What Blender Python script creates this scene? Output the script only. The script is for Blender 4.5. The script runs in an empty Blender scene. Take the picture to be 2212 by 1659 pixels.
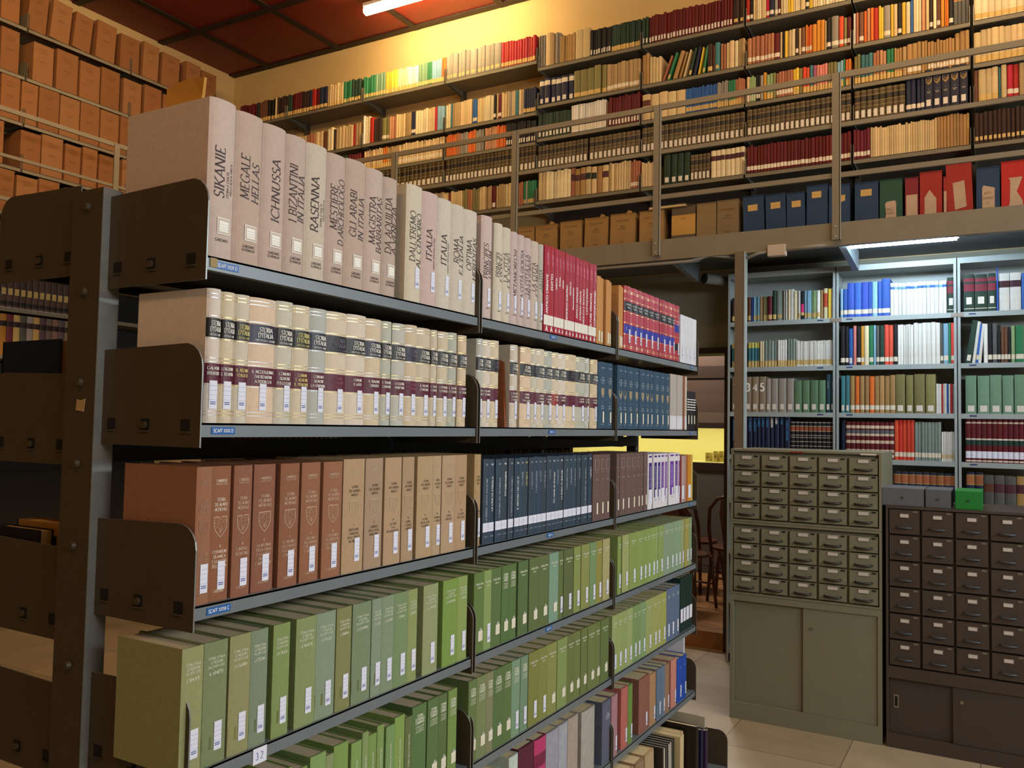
import bpy, math, random
from mathutils import Matrix, Vector
random.seed(7)
R = math.radians
# ---------------------------------------------------------------- camera, world, light, exposure
SC = bpy.context.scene
EYE = 1.65
FPX, CX, CY = 1840.76, 1106.0, 829.5
YAW, PITCH, ROLL = R(29.846), R(2.80), R(1.043)
_f = Vector((-math.sin(YAW)*math.cos(PITCH), math.cos(YAW)*math.cos(PITCH), math.sin(PITCH)))
_r0 = Vector((math.cos(YAW), math.sin(YAW), 0)); _u0 = _r0.cross(_f)
_r = _r0*math.cos(ROLL) + _u0*math.sin(ROLL); _u = -_r0*math.sin(ROLL) + _u0*math.cos(ROLL)
cam = bpy.data.cameras.new('camera'); cam.sensor_width = 36; cam.lens = 36*FPX/2212; cam.clip_start = .05
camo = bpy.data.objects.new('camera', cam); SC.collection.objects.link(camo)
camo.matrix_world = Matrix(((_r.x, _u.x, -_f.x, 0), (_r.y, _u.y, -_f.y, 0), (_r.z, _u.z, -_f.z, EYE), (0, 0, 0, 1)))
SC.camera = camo
W = bpy.data.worlds.new('world'); SC.world = W; W.use_nodes = True
W.node_tree.nodes['Background'].inputs[0].default_value = (1.0, .72, .48, 1)
W.node_tree.nodes['Background'].inputs[1].default_value = .012
vs = SC.view_settings; vs.view_transform = 'Standard'; vs.look = 'None'; vs.exposure = 0.0; vs.gamma = 1; vs.use_curve_mapping = False
def area(name, loc, target, sx, sy, power, col):
    l = bpy.data.lights.new(name, 'AREA'); l.shape = 'RECTANGLE'; l.size = sx; l.size_y = sy; l.energy = power; l.color = col
    o = bpy.data.objects.new(name, l); SC.collection.objects.link(o); o.location = loc
    d = Vector(target)-Vector(loc); o.rotation_euler = d.to_track_quat('-Z', 'Y').to_euler(); return o
WARM = (1.0, .66, .33); COOL = (.86, .95, 1.0); NEUT = (1.0, .93, .84)
# assumed area lights out of view, right of the aisle
area('assumed_aisle_light', (2.9, 2.6, 2.7), (-1.3, 2.4, 1.2), 5.0, .5, 135, COOL)
area('assumed_aisle_light', (2.6, 0.2, 2.9), (-1.3, 2.0, 1.0), 2.0, .4, 45, NEUT)
# assumed warm area lights below the ceiling and toward the entrance, without fixtures
area('assumed_hall_light', (-3.2, 2.6, 5.2), (-4.2, 4.2, 3.4), 2.4, .3, 30, WARM)
area('assumed_hall_light', (-.2, 4.2, 5.2), (-.6, 6.0, 3.6), 2.4, .3, 45, WARM)
area('assumed_hall_light', (-4.4, 2.4, 4.9), (-6.9, 4.2, 4.0), 1.6, .3, 46, (1.0, .62, .28))
area('assumed_entrance_light', (-1.1, -.9, 4.6), (-1.45, 1.0, 2.1), 1.4, .3, 26, (1.0, .56, .22))  # assumed unseen source behind the camera, warming the stack's end faces
area('added_next_room_light', (-3.0, 8.6, 3.0), (-2.9, 8.0, .2), 1.0, .3, 60, NEUT)  # light added to brighten the room beyond the doorway, no fixture built
# ---------------------------------------------------------------- materials
def lin(h):
    v = [int(h[i:i+2], 16)/255 for i in (0, 2, 4)]
    return tuple((c/12.92 if c <= .04045 else ((c+.055)/1.055)**2.4) for c in v)+(1,)
MATS = {}
def mat(key, hexc, rough=.6, var=.06, scale=60, bump=0.0, bscale=400, metal=0, spec=.4, emit=None, estr=0, objvar=0.0, stretch=None, cvar=.5):
    k = (key, hexc)
    if k in MATS: return MATS[k]
    m = bpy.data.materials.new(key+'_'+hexc); m.use_nodes = True; nt = m.node_tree; b = nt.nodes['Principled BSDF']
    b.inputs['Roughness'].default_value = rough; b.inputs['Metallic'].default_value = metal; b.inputs['Specular IOR Level'].default_value = spec
    c = lin(hexc)
    if emit:
        b.inputs['Emission Color'].default_value = lin(emit); b.inputs['Emission Strength'].default_value = estr
    tc = nt.nodes.new('ShaderNodeTexCoord'); src = tc.outputs['Object']
    if stretch:
        mp = nt.nodes.new('ShaderNodeMapping'); mp.inputs['Scale'].default_value = stretch; nt.links.new(src, mp.inputs[0]); src = mp.outputs[0]
    if var > 0:
        n = nt.nodes.new('ShaderNodeTexNoise'); n.inputs['Scale'].default_value = scale; n.inputs['Detail'].default_value = 4; nt.links.new(src, n.inputs['Vector'])
        mx = nt.nodes.new('ShaderNodeMix'); mx.data_type = 'RGBA'; mx.inputs['A'].default_value = tuple(x*(1-var*1.6) for x in c[:3])+(1,); mx.inputs['B'].default_value = tuple(min(1, x*(1+var*1.6)) for x in c[:3])+(1,)
        nt.links.new(n.outputs[0], mx.inputs['Factor']); last = mx.outputs['Result']
        if objvar:
            oi = nt.nodes.new('ShaderNodeObjectInfo'); mr = nt.nodes.new('ShaderNodeMapRange'); mr.inputs['To Min'].default_value = 1-objvar; mr.inputs['To Max'].default_value = 1+objvar
            nt.links.new(oi.outputs['Random'], mr.inputs['Value']); hs = nt.nodes.new('ShaderNodeHueSaturation'); nt.links.new(mr.outputs[0], hs.inputs['Value'])
            mr2 = nt.nodes.new('ShaderNodeMapRange'); mr2.inputs['To Min'].default_value = .5-objvar*.05; mr2.inputs['To Max'].default_value = .5+objvar*.05
            mu = nt.nodes.new('ShaderNodeMath'); mu.operation = 'FRACT'; mm = nt.nodes.new('ShaderNodeMath'); mm.operation = 'MULTIPLY'; mm.inputs[1].default_value = 7.31
            nt.links.new(oi.outputs['Random'], mm.inputs[0]); nt.links.new(mm.outputs[0], mu.inputs[0]); nt.links.new(mu.outputs[0], mr2.inputs['Value']); nt.links.new(mr2.outputs[0], hs.inputs['Hue'])
            nt.links.new(last, hs.inputs['Color']); last = hs.outputs[0]
        nt.links.new(last, b.inputs['Base Color'])
    else: b.inputs['Base Color'].default_value = c
    if bump:
        n2 = nt.nodes.new('ShaderNodeTexNoise'); n2.inputs['Scale'].default_value = bscale; n2.inputs['Detail'].default_value = 2; nt.links.new(src, n2.inputs['Vector'])
        bp = nt.nodes.new('ShaderNodeBump'); bp.inputs['Strength'].default_value = bump; bp.inputs['Distance'].default_value = .002; nt.links.new(n2.outputs[0], bp.inputs['Height']); nt.links.new(bp.outputs[0], b.inputs['Normal'])
    MATS[k] = m; return m
def cloth(h): return mat('cloth', h, .85, .07, 90, .35, 900, spec=.2)
def coat(h): return mat('coated_cover', h, .42, .03, 20, objvar=.05)
def farc(h): return mat('book_cover', h, .6, .10, 25, objvar=.16, spec=.3)
def ink(h): return mat('ink', h, .5, 0)
PAGES = mat('pages', 'b9a98a', .9, .2, 40, spec=.1, stretch=(40, 1, 1))
PAGEF = mat('pages', 'c9b890', .9, .12, 40, spec=.1)
STEEL = mat('painted_steel', '737b80', .36, .08, 9, metal=.15, spec=.6)
STEELD = mat('painted_steel', '453a2a', .5, .10, 14, spec=.4, bump=.1, bscale=200)
STEELK = mat('painted_steel', '23221f', .55, .08, 14)
STEELG = mat('painted_steel', '7d7462', .45, .08, 6, spec=.5)
STEELL = mat('painted_steel', '9aa3a2', .4, .05, 6, spec=.5)
EDGE = mat('pale_edge', '8d8f8c', .35, .1, 40, metal=.5)  # paler metal tone for plate and post edges
BLUEB = mat('painted_steel', '2b3a4c', .5, .05, 10)
CABA = mat('cabinet_paint', '7b7964', .5, .05, 8, spec=.4)
CABB = mat('cabinet_paint', '453a32', .5, .06, 8, spec=.4)
DARK = mat('painted_hole_shade', '0c0b0a', .8, 0)  # near-black colour standing in for the shade inside holes and slots
STK = mat('sticker_paper', 'dfe0ee', .6, .03, 60)
STKW = mat('sticker_paper', 'e2ddc6', .6, .04, 60)
STKY = mat('sticker_paper', 'd8b368', .7, .06, 60)
STKP = mat('sticker_paper', 'cfc3a8', .7, .06, 60)
GOLD = mat('gold_foil', 'd8c38a', .3, .1, 200, metal=.7)
TAPEB = mat('embossed_tape', '1f5fa8', .35, .03, 30)
WHT = ink('f0efe8'); INKB = ink('3a2a2c'); INKBLUE = ink('3a4a90'); SILV = mat('silver_foil', 'c9ccd2', .35, 0, metal=.5)
# ---------------------------------------------------------------- mesh helper
class MB:
    def __init__(s): s.v = []; s.f = []; s.m = []; s.mats = []
    def mi(s, m):
        if m not in s.mats: s.mats.append(m)
        return s.mats.index(m)
    def poly(s, pts, m):
        i = len(s.v); s.v += [tuple(p) for p in pts]; s.f.append(tuple(range(i, i+len(pts)))); s.m.append(s.mi(m))
    def box(s, a, b, m):
        x0, y0, z0 = a; x1, y1, z1 = b
        i = len(s.v); s.v += [(x0, y0, z0), (x1, y0, z0), (x1, y1, z0), (x0, y1, z0), (x0, y0, z1), (x1, y0, z1), (x1, y1, z1), (x0, y1, z1)]
        for q in ((3, 2, 1, 0), (4, 5, 6, 7), (0, 1, 5, 4), (1, 2, 6, 5), (2, 3, 7, 6), (3, 0, 4, 7)): s.f.append(tuple(i+k for k in q)); s.m.append(s.mi(m))
    def prism(s, pts, d, m, me=None):          # closed outline (3-D points) pushed along vector d
        n = len(pts); i = len(s.v); d = Vector(d)
        s.v += [tuple(p) for p in pts]+[tuple(Vector(p)+d) for p in pts]
        s.f.append(tuple(range(i, i+n))[::-1]); s.m.append(s.mi(m)); s.f.append(tuple(range(i+n, i+2*n))); s.m.append(s.mi(m))
        for k in range(n): s.f.append((i+k, i+(k+1) % n, i+n+(k+1) % n, i+n+k)); s.m.append(s.mi(me or m))
    def tube(s, path, r, m, n=8, caps=True):
        P = [Vector(p) for p in path]; rings = []
        rr = r if isinstance(r, (list, tuple)) else [r]*len(P)
        for k, p in enumerate(P):
            t = (P[min(k+1, len(P)-1)]-P[max(k-1, 0)]).normalized()
            a = t.cross(Vector((0, 0, 1)));
            if a.length < .2: a = t.cross(Vector((0, 1, 0)))
            a.normalize(); b = t.cross(a); i = len(s.v)
            s.v += [tuple(p+(a*math.cos(2*math.pi*j/n)+b*math.sin(2*math.pi*j/n))*rr[k]) for j in range(n)]; rings.append(i)
        for k in range(len(P)-1):
            for j in range(n):
                s.f.append((rings[k]+j, rings[k]+(j+1) % n, rings[k+1]+(j+1) % n, rings[k+1]+j)); s.m.append(s.mi(m))
        if caps:
            s.f.append(tuple(rings[0]+j for j in range(n))[::-1]); s.m.append(s.mi(m)); s.f.append(tuple(rings[-1]+j for j in range(n))); s.m.append(s.mi(m))
    def mesh(s, name, smooth=False):
        me = bpy.data.meshes.new(name); me.from_pydata(s.v, [], s.f); me.polygons.foreach_set('material_index', s.m)
        for m in s.mats: me.materials.append(m)
        if smooth: me.polygons.foreach_set('use_smooth', [True]*len(s.f))
        me.validate(); me.update(); return me
    def build(s, name, parent=None, loc=(0, 0, 0), rz=0, smooth=False, bevel=0):
        o = bpy.data.objects.new(name, s.mesh(name, smooth)); SC.collection.objects.link(o); o.location = loc; o.rotation_euler = (0, 0, rz)
        if parent: o.parent = parent
        if bevel:
            b = o.modifiers.new('bevel', 'BEVEL'); b.width = bevel; b.segments = 2; b.limit_method = 'ANGLE'
        return o
def tag(o, label, cat, group=None, kind=None):
    if label: o['label'] = label
    if cat: o['category'] = cat
    if group: o['group'] = group
    if kind: o['kind'] = kind
    return o
def empty(name, loc, rz=0):
    o = bpy.data.objects.new(name, None); SC.collection.objects.link(o); o.location = loc; o.rotation_euler = (0, 0, rz); o.empty_display_size = .05; return o
def struct(o): o['kind'] = 'structure'; return o
def part_label(o, t): o['label'] = t; return o
def on_line(px, z, base, axis):                 # where the line base+t*axis at height z meets picture column px
    A = Vector((base[0], base[1], z-EYE)); d = Vector(axis); k = px-CX
    return -(FPX*A.dot(_r)-k*A.dot(_f))/(FPX*d.dot(_r)-k*d.dot(_f))
def Yst(px, z): return on_line(px, z, (-1.255, 0), (0, 1, 0))       # along the near stack's front
def Xw(px, z, Y): return on_line(px, z, (0, Y), (1, 0, 0))          # along a wall parallel to the picture's back wall
def Yl(px, z, X): return on_line(px, z, (X, 0), (0, 1, 0))
# ---------------------------------------------------------------- lettering
def arc(cx, cy, rx, ry, a0, a1, n=8): return [(cx+rx*math.cos(R(a0+(a1-a0)*i/n)), cy+ry*math.sin(R(a0+(a1-a0)*i/n))) for i in range(n+1)]
GL = {
'A': (.74, [[(.02, 0), (.37, 1)], [(.37, 1), (.72, 0)], [(.15, .36), (.59, .36)]]),
'B': (.6, [[(.1, 0), (.1, 1)], [(.1, 1)]+arc(.3, .76, .22, .24, 90, -90)+[(.1, .52)], [(.3, .52)]+arc(.3, .26, .26, .26, 90, -90)+[(.1, 0)]]),
'C': (.78, [arc(.44, .5, .38, .52, 40, 320, 14)]),
'D': (.76, [[(.1, 0), (.1, 1)], [(.1, 1)]+arc(.3, .5, .4, .5, 90, -90, 12)+[(.1, 0)]]),
'E': (.54, [[(.1, 0), (.1, 1)], [(.1, 1), (.5, 1), (.5, .9)], [(.1, .52), (.4, .52)], [(.1, 0), (.52, 0), (.52, .1)]]),
'F': (.52, [[(.1, 0), (.1, 1)], [(.1, 1), (.5, 1), (.5, .9)], [(.1, .52), (.4, .52)]]),
'G': (.8, [arc(.44, .5, .38, .52, 45, 300, 14), [(.7, .42), (.7, .06)], [(.52, .42), (.78, .42)]]),
'H': (.74, [[(.1, 0), (.1, 1)], [(.64, 0), (.64, 1)], [(.1, .52), (.64, .52)]]),
'I': (.24, [[(.12, 0), (.12, 1)]]),
'J': (.34, [[(.22, 1), (.22, .1), (.12, -.1), (0, -.12)]]),
'K': (.66, [[(.1, 0), (.1, 1)], [(.1, .48), (.58, 1)], [(.22, .58), (.64, 0)]]),
'L': (.54, [[(.1, 0), (.1, 1)], [(.1, 0), (.52, 0), (.52, .12)]]),
'M': (.88, [[(.08, 0), (.14, 1)], [(.14, 1), (.44, .12)], [(.44, .12), (.74, 1)], [(.74, 1), (.8, 0)]]),
'N': (.76, [[(.1, 0), (.1, 1)], [(.1, 1), (.66, 0)], [(.66, 0), (.66, 1)]]),
'O': (.86, [arc(.43, .5, .39, .52, 0, 360, 20)]),
'P': (.56, [[(.1, 0), (.1, 1)], [(.1, 1)]+arc(.28, .74, .24, .26, 90, -90)+[(.1, .48)]]),
'Q': (.86, [arc(.43, .5, .39, .52, 0, 360, 20), [(.5, .02), (.9, -.22)]]),
'R': (.62, [[(.1, 0), (.1, 1)], [(.1, 1)]+arc(.28, .75, .24, .25, 90, -90)+[(.1, .5)], [(.28, .5), (.62, 0)]]),
'S': (.52, [arc(.27, .76, .2, .25, 30, 255, 9)+arc(.26, .25, .22, .27, 75, -150, 9)]),
'T': (.66, [[(.33, 0), (.33, 1)], [(.02, .88), (.02, 1), (.64, 1), (.64, .88)]]),
'U': (.74, [[(.1, 1), (.1, .3)]+arc(.36, .28, .26, .29, 180, 360)+[(.62, 1)]]),
'V': (.72, [[(.02, 1), (.36, 0)], [(.36, 0), (.7, 1)]]),
'W': (1.0, [[(.02, 1), (.28, 0)], [(.28, 0), (.5, .8)], [(.5, .8), (.72, 0)], [(.72, 0), (.98, 1)]]),
'X': (.68, [[(.04, 1), (.64, 0)], [(.04, 0), (.64, 1)]]), 'Y': (.66, [[(.02, 1), (.33, .45)], [(.33, .45), (.64, 1)], [(.33, .45), (.33, 0)]]),
'Z': (.66, [[(.06, .9), (.06, 1), (.6, 1)], [(.6, 1), (.04, 0)], [(.04, 0), (.62, 0), (.62, .12)]]),
"'": (.2, [[(.12, 1.02), (.08, .74)]]), ' ': (.34, []), '-': (.36, [[(.04, .45), (.32, .45)]]), '.': (.2, [[(.08, 0), (.14, 0)]]),
'1': (.3, [[(.02, .82), (.16, 1), (.16, 0)]]), '2': (.54, [arc(.27, .76, .2, .25, 160, -30, 8)+[(.04, 0), (.52, 0)]]), '3': (.54, [arc(.25, .77, .19, .24, 150, -80, 8)+arc(.25, .26, .23, .27, 80, -150, 8)]),
'4': (.58, [[(.42, 0), (.42, 1), (.04, .3), (.56, .3)]]), '5': (.54, [[(.48, 1), (.14, 1), (.1, .56)]+arc(.25, .3, .24, .31, 110, -150, 9)]),
'6': (.56, [[(.46, .96), (.2, .78)]+arc(.28, .28, .22, .29, 150, 510, 12)]), '7': (.5, [[(.04, 1), (.48, 1), (.16, 0)]]), '8': (.54, [arc(.27, .75, .18, .25, 0, 360, 12), arc(.27, .26, .22, .27, 0, 360, 12)]), '9': (.56, [arc(.28, .72, .22, .28, 0, 360, 12), [(.5, .72), (.46, .3), (.2, 0)]]),
'À': (.74, [[(.02, 0), (.37, 1)], [(.37, 1), (.72, 0)], [(.15, .36), (.59, .36)], [(.3, 1.28), (.42, 1.12)]])}
def glyph_quads(s, serif=True, thick=.13, thin=.045, track=.06):
    out = []; x = 0; nib = R(22)
    for ch in s.upper():
        w, strokes = GL.get(ch, GL[' '])
        for st in strokes:
            L = []; Rr = []
            for k, p in enumerate(st):
                a = st[max(k-1, 0)]; b = st[min(k+1, len(st)-1)]
                dx, dy = b[0]-a[0], b[1]-a[1]; l = math.hypot(dx, dy) or 1; th = math.atan2(dy, dx)
                t = (thin+(thick-thin)*abs(math.sin(th-nib))**1.4 if serif else thick)/2
                nx, ny = -dy/l*t, dx/l*t
                L.append((x+p[0]+nx, p[1]+ny)); Rr.append((x+p[0]-nx, p[1]-ny))
            for k in range(len(st)-1): out.append([Rr[k], Rr[k+1], L[k+1], L[k]])
            if serif:
                for k, k2 in ((0, 1), (-1, -2)):
                    if st[k][1] in (0, 1) and abs(st[k][1]-st[k2][1]) > .3:
                        sy = st[k][1]; t = .035; yy = (sy, sy+t) if sy == 0 else (sy-t, sy)
                        out.append([(x+st[k][0]-.12, yy[0]), (x+st[k][0]+.12, yy[0]), (x+st[k][0]+.12, yy[1]), (x+st[k][0]-.12, yy[1])])
        x += w+track
    return out, max(x-track, .01)
TXC = {}
def text_on(mb, s, u, v, size, m, rot=0, serif=True, thick=.13, maxw=None, sq=1.0, dep=None, off=.0007, ital=0.0):
    """lettering laid on the spine surface: u across, v up, centred; rot 90 reads upward, -90 downward"""
    key = (s, serif, thick)
    if key not in TXC: TXC[key] = glyph_quads(s, serif, thick)
    qs, wd = TXC[key]; sx = size*sq
    if maxw and wd*sx > maxw: sx = maxw/wd
    for q in qs:
        pts = []
        for (a, b) in q:
            a2 = (a+ital*b-wd/2)*sx; b2 = (b-.5)*size
            if rot == 90: pu, pv = u-b2, v+a2
            elif rot == -90: pu, pv = u+b2, v-a2
            else: pu, pv = u+a2, v+b2
            pts.append((pu, pv))
        us = [p[0] for p in pts]; n = max(1, min(8, math.ceil((max(us)-min(us))/.0028))) if dep else 1
        for k in range(n):
            t0, t1 = k/n, (k+1)/n
            P = [tuple(pts[i][c]+(pts[j][c]-pts[i][c])*t for c in (0, 1)) for i, j, t in ((0, 1, t0), (0, 1, t1), (3, 2, t1), (3, 2, t0))]
            yy = (min(dep(p[0]) for p in P) if dep else 0)-off
            mb.poly([(p[0], yy, p[1]) for p in P], m)
# ---------------------------------------------------------------- books
def book_mesh(w, h, D, bands, side=None, page=PAGES, round_=.006, t=.0025, lip=.003, segs=8, with_pages=True, back=True):
    """local frame: x across the spine, -y the spine's face, z up; bands = [(z0, z1, material)]"""
    side = side or bands[0][2]; mb = MB(); c = min(round_, w*.3)
    dep = lambda u: c*min(1.0, abs(2*u/w))**3
    us = [-w/2+w*i/segs for i in range(segs+1)]
    zs = sorted({0, h} | {b[0] for b in bands} | {b[1] for b in bands})
    zs = [z for z in zs if 0 <= z <= h]
    for k in range(len(zs)-1):
        zc = (zs[k]+zs[k+1])/2; m = next((b[2] for b in reversed(bands) if b[0] <= zc < b[1]), side)
        for i in range(segs): mb.poly([(us[i], dep(us[i]), zs[k]), (us[i+1], dep(us[i+1]), zs[k]), (us[i+1], dep(us[i+1]), zs[k+1]), (us[i], dep(us[i]), zs[k+1])], m)
    for sgn in (-1, 1):                       # two boards
        x0, x1 = sorted((sgn*w/2, sgn*(w/2-t))); mb.box((x0, c, 0), (x1, D, h), side)
    for z0, flip in ((h, 1), (0, -1)):        # spine thickness, seen from above
        zz = z0
        for i in range(segs):
            a = [(us[i], dep(us[i]), zz), (us[i+1], dep(us[i+1]), zz), (us[i+1]*.98, c+t*1.2, zz), (us[i]*.98, c+t*1.2, zz)]
            mb.poly(a if flip > 0 else a[::-1], side)
    pg = None
    if with_pages:
        mb.box((-w/2+t, c+t, lip), (w/2-t, D-lip*1.5, h-lip), page)
    else:
        pg = MB(); pg.box((-w/2+t, c+t, lip), (w/2-t, D-lip*1.5, h-lip), page)
    return mb, pg, dep
def sticker(kind, w, zc, dep, u=0):
    mb = MB(); o = .0011
    def q(u0, u1, z0, z1, m, off):
        n = 4
        for i in range(n):
            a = u0+(u1-u0)*i/n; b = u0+(u1-u0)*(i+1)/n
            mb.poly([(a, dep(a)-off, z0), (b, dep(b)-off, z0), (b, dep(b)-off, z1), (a, dep(a)-off, z1)], m)
    line = ink('8f93b8')
    if kind == 'T':                            # tall white slip with ruled lines
        ww = min(.0175, w*.62)/2; hh = .026; q(u-ww, u+ww, zc-hh, zc+hh, STK, o)
        for k in (.62, .3, -.02, -.36): q(u-ww*.95, u+ww*.95, zc+hh*k, zc+hh*k+.0005, line, o+.0003)
        for k in (-.55, -.68): q(u-ww*.75, u+ww*.6, zc+hh*k, zc+hh*k+.0016, INKBLUE, o+.0003)
    elif kind == 'O':                          # ornate framed slip
        ww = min(.031, w*.74)/2; hh = .0155; fr = ink('f4f1e6')
        q(u-ww, u+ww, zc-hh, zc+hh, mat('sticker_paper', 'c9b8a8', .7, .04), o)
        for a, b, c_, d in ((-1, 1, .9, 1), (-1, 1, -1, -.9), (-1, -.92, -1, 1), (.92, 1, -1, 1)): q(u+ww*a, u+ww*b, zc+hh*c_, zc+hh*d, fr, o+.0002)
        q(u-ww*.72, u+ww*.72, zc-hh*.68, zc+hh*.62, fr, o+.0003)
        for k in (.2, -.15, -.45): q(u-ww*.66, u+ww*.66, zc+hh*k, zc+hh*k+.0005, ink('b09a98'), o+.0005)
    elif kind == 'H':                          # slip with a small arched head
        ww = min(.024, w*.66)/2; hh = .014; q(u-ww, u+ww, zc-hh, zc+hh, STKW, o)
        pts = [(u+ww*.62*math.cos(R(a)), 0, zc+hh*.95+ww*.75*math.sin(R(a))) for a in range(0, 181, 20)]
        mb.poly([(p[0], dep(p[0])-o, p[2]) for p in pts], mat('sticker_paper', 'a9b0a0', .6, 0))
        for k in (.2, -.2, -.55): q(u-ww*.8, u+ww*.8, zc+hh*k, zc+hh*k+.0005, ink('a8a890'), o+.0003)
    elif kind == 'W':                          # wide white label wrapped round the spine
        ww = w*.49; hh = .0125; q(u-ww, u+ww, zc-hh, zc+hh, STK, o)
        for k in (.35, -.05, -.45): q(u-ww*.9, u+ww*.9, zc+hh*k, zc+hh*k+.0005, line, o+.0003)
    elif kind == 'L':
        ww = w*.4; hh = .03; q(u-ww, u+ww, zc-hh, zc+hh, STK, o)
    elif kind == 'C':
        ww = min(.012, w*.5)/2; hh = .02; q(u-ww, u+ww, zc-hh, zc+hh, STKW, o)
    return mb
_ON = 'zeroth first second third fourth fifth sixth seventh eighth ninth tenth eleventh twelfth thirteenth fourteenth fifteenth sixteenth seventeenth eighteenth nineteenth'.split()
def ORD(n):
    if n < 20: return _ON[n]
    t, o = divmod(n, 10); T = ['', '', 'twent', 'thirt', 'fort', 'fift', 'sixt', 'sevent', 'eight', 'ninet'][t]
    return T+'ieth' if o == 0 else T+'y-'+_ON[o]
SHZ = {1: 1.95, 2: 1.645, 3: 1.317, 4: 1.022, 5: .732, 6: .43, 7: .112}
SHN = {1: 'top', 2: 'second', 3: 'third', 4: 'fourth', 5: 'fifth', 6: 'sixth', 7: 'bottom'}
def near_book(name, x, y0, y1, z, h, D, col, label, cat='book', cm=None, bands=None, stick=None, sz=.07, su=0, texts=(), round_=.006, t=.0025, lean=0, extra=None, group=None, page=PAGES, setback=0):
    w = abs(y1-y0)-.0006; side = cm(col) if cm else cloth(col)
    b = [(0, h, side)]+[(z0, z1, m) for z0, z1, m in (bands or [])]
    mb, pg, dep = book_mesh(w, h, D, b, side, page, round_, t, segs=10, with_pages=False)
    for tx in texts: text_on(mb, tx[0], tx[1], tx[2], tx[3], tx[4], dep=dep, **(tx[5] if len(tx) > 5 else {}))
    if extra: extra(mb, dep, w, h)
    root = empty(name, (x-setback, (y0+y1)/2, z), R(90)); root.rotation_euler = (0, 0, R(90))
    if lean: root.rotation_euler = (0, lean, R(90)); root.location.z += abs(math.sin(lean))*w/2
    tag(root, label, cat, group); mb.build('cover', root); pg.build('page_block', root)
    if stick: sticker(stick, w, sz, dep, su).build('spine_label', root)
    return root
def rowspan(z, spec, zoff=0): return [(Yst(a, z+zoff), Yst(b, z+zoff)) for a, b in spec]
def chain(s):
    """'1-2-3|5-6' -> [(1,2),(2,3),(5,6)]"""
    out = []
    for run in s.split('|'):
        p = [float(q) for q in run.split('-')]; out += list(zip(p, p[1:]))
    return out
# ================================================================= the near stack's books
XF = -1.256; BR = ink('3c2a2c')
# --- top shelf: regional art and history volumes in beige cloth
S1A = [('SIKANIE', 'STORIA E CIVILTÀ|DELLA SICILIA GRECA', 'c9b3a6', 'O', .305), ('MEGALE|HELLAS', '', 'c0a898', 'O', .300), ('ICHNUSSA', '', 'c3ac9e', 'O', .297), ('I BIZANTINI|IN ITALIA', '', 'c0aa9c', 'O', .295),
 ('RASENNA', 'STORIA E CIVILTÀ|DEGLI ETRUSCHI', 'c9bba8', 'O', .295), ('MESTIERE|D ARCHEOLOGO', '', 'bfa89a', 'O', .292), ('GLI ARABI|IN ITALIA', '', 'bda696', 'O', .297), ('MAGISTRA|BARBARITAS', '', 'c4aea0', 'O', .295),
 ('DA AQUILEIA|A VENEZIA', '', 'bca798', 'O', .290), ("DALL'EREMO|AL CENOBIO", '', 'cfc4ae', 'T', .292), ('ITALIA', 'OMNIUM TERRARUM ALUMNA', 'c9b0a8', 'T', .290), ('ITALIA', 'OMNIUM TERRARUM PARENS', 'cdc3b2', 'T', .289), ("ROMA|E L'ITALIA", 'RADICES IMPERII', 'cabfae', 'T', .288), ('OPTIMA|HEREDITAS', 'SAPIENZA GIURIDICA ROMANA', 'ccc2b1', 'T', .288)]
SP1 = chain('458-516-574.5-625.2-669-714.5-755-799-836-866.7|879-913-947-976-1003-1032')
def beige(i, ttl, sub, col, st, h, y0, y1, where, ts):
    z = SHZ[1]; w = y1-y0; L = ttl.split('|'); T = []
    zc = .165 if st == 'O' else .155
    ln = .135 if i < 9 else .125
    if len(L) == 1: T.append((L[0], -w*.14 if sub else 0, zc, min(.021, w*.40)*ts, BR, dict(rot=90, maxw=.155, sq=1.12, ital=.1)))
    else:
        for k, s in enumerate(L): T.append((s, (-.21+.42*k)*w*(.9), zc+(-.0 if k else .008), min(.019, w*.36)*ts, BR, dict(rot=90, maxw=ln+.012*k, sq=1.05, ital=.12, thick=.12)))
    if sub:
        for k, s in enumerate(sub.split('|')): T.append((s, w*(.16+.14*k) if len(L) == 1 else w*.42, zc-.02+.012*k, min(.0052, w*.11), BR, dict(rot=90, maxw=.10, serif=False, thick=.12, ital=.15)))
    if st == 'O': T += [('GARZANTI', 0, .038, .0052, BR, dict(maxw=w*.66, serif=False, thick=.14))]+([('SCHEIWILLER', 0, .031, .0046, BR, dict(maxw=w*.7, serif=False, thick=.14))] if i else [])
    elif i > 13: T += [('GARZANTI', 0, .030, .0032, BR, dict(maxw=w*.7, serif=False, thick=.15))]
    near_book('art_volume', XF, y0, y1, z, h, .245, col, f"{where}beige cloth volume titled {ttl.replace('|', ' ').rstrip().title()}{' '+sub.split(' ')[-1].lower() if ttl=='ITALIA' else ''}, top shelf", stick=st, sz=.065 if st == 'O' else .062, su=w*(.06 if st == 'O' else .12), texts=T, round_=.009, setback=.012 if i < 9 else 0, group='beige art volumes on the top shelf')
for i, ((a, b), d) in enumerate(zip(SP1, S1A)):
    y0, y1 = Yst(a, SHZ[1]), Yst(b, SHZ[1]); beige(i, d[0], d[1], d[2], d[3], d[4], y0, y1, 'thick ' if i < 9 else '', 1)
SP1B = chain('1041.6-1064.8|1069.5-1086.6-1104-1119-1133.4-1148-1164.2-1174.6')
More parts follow.
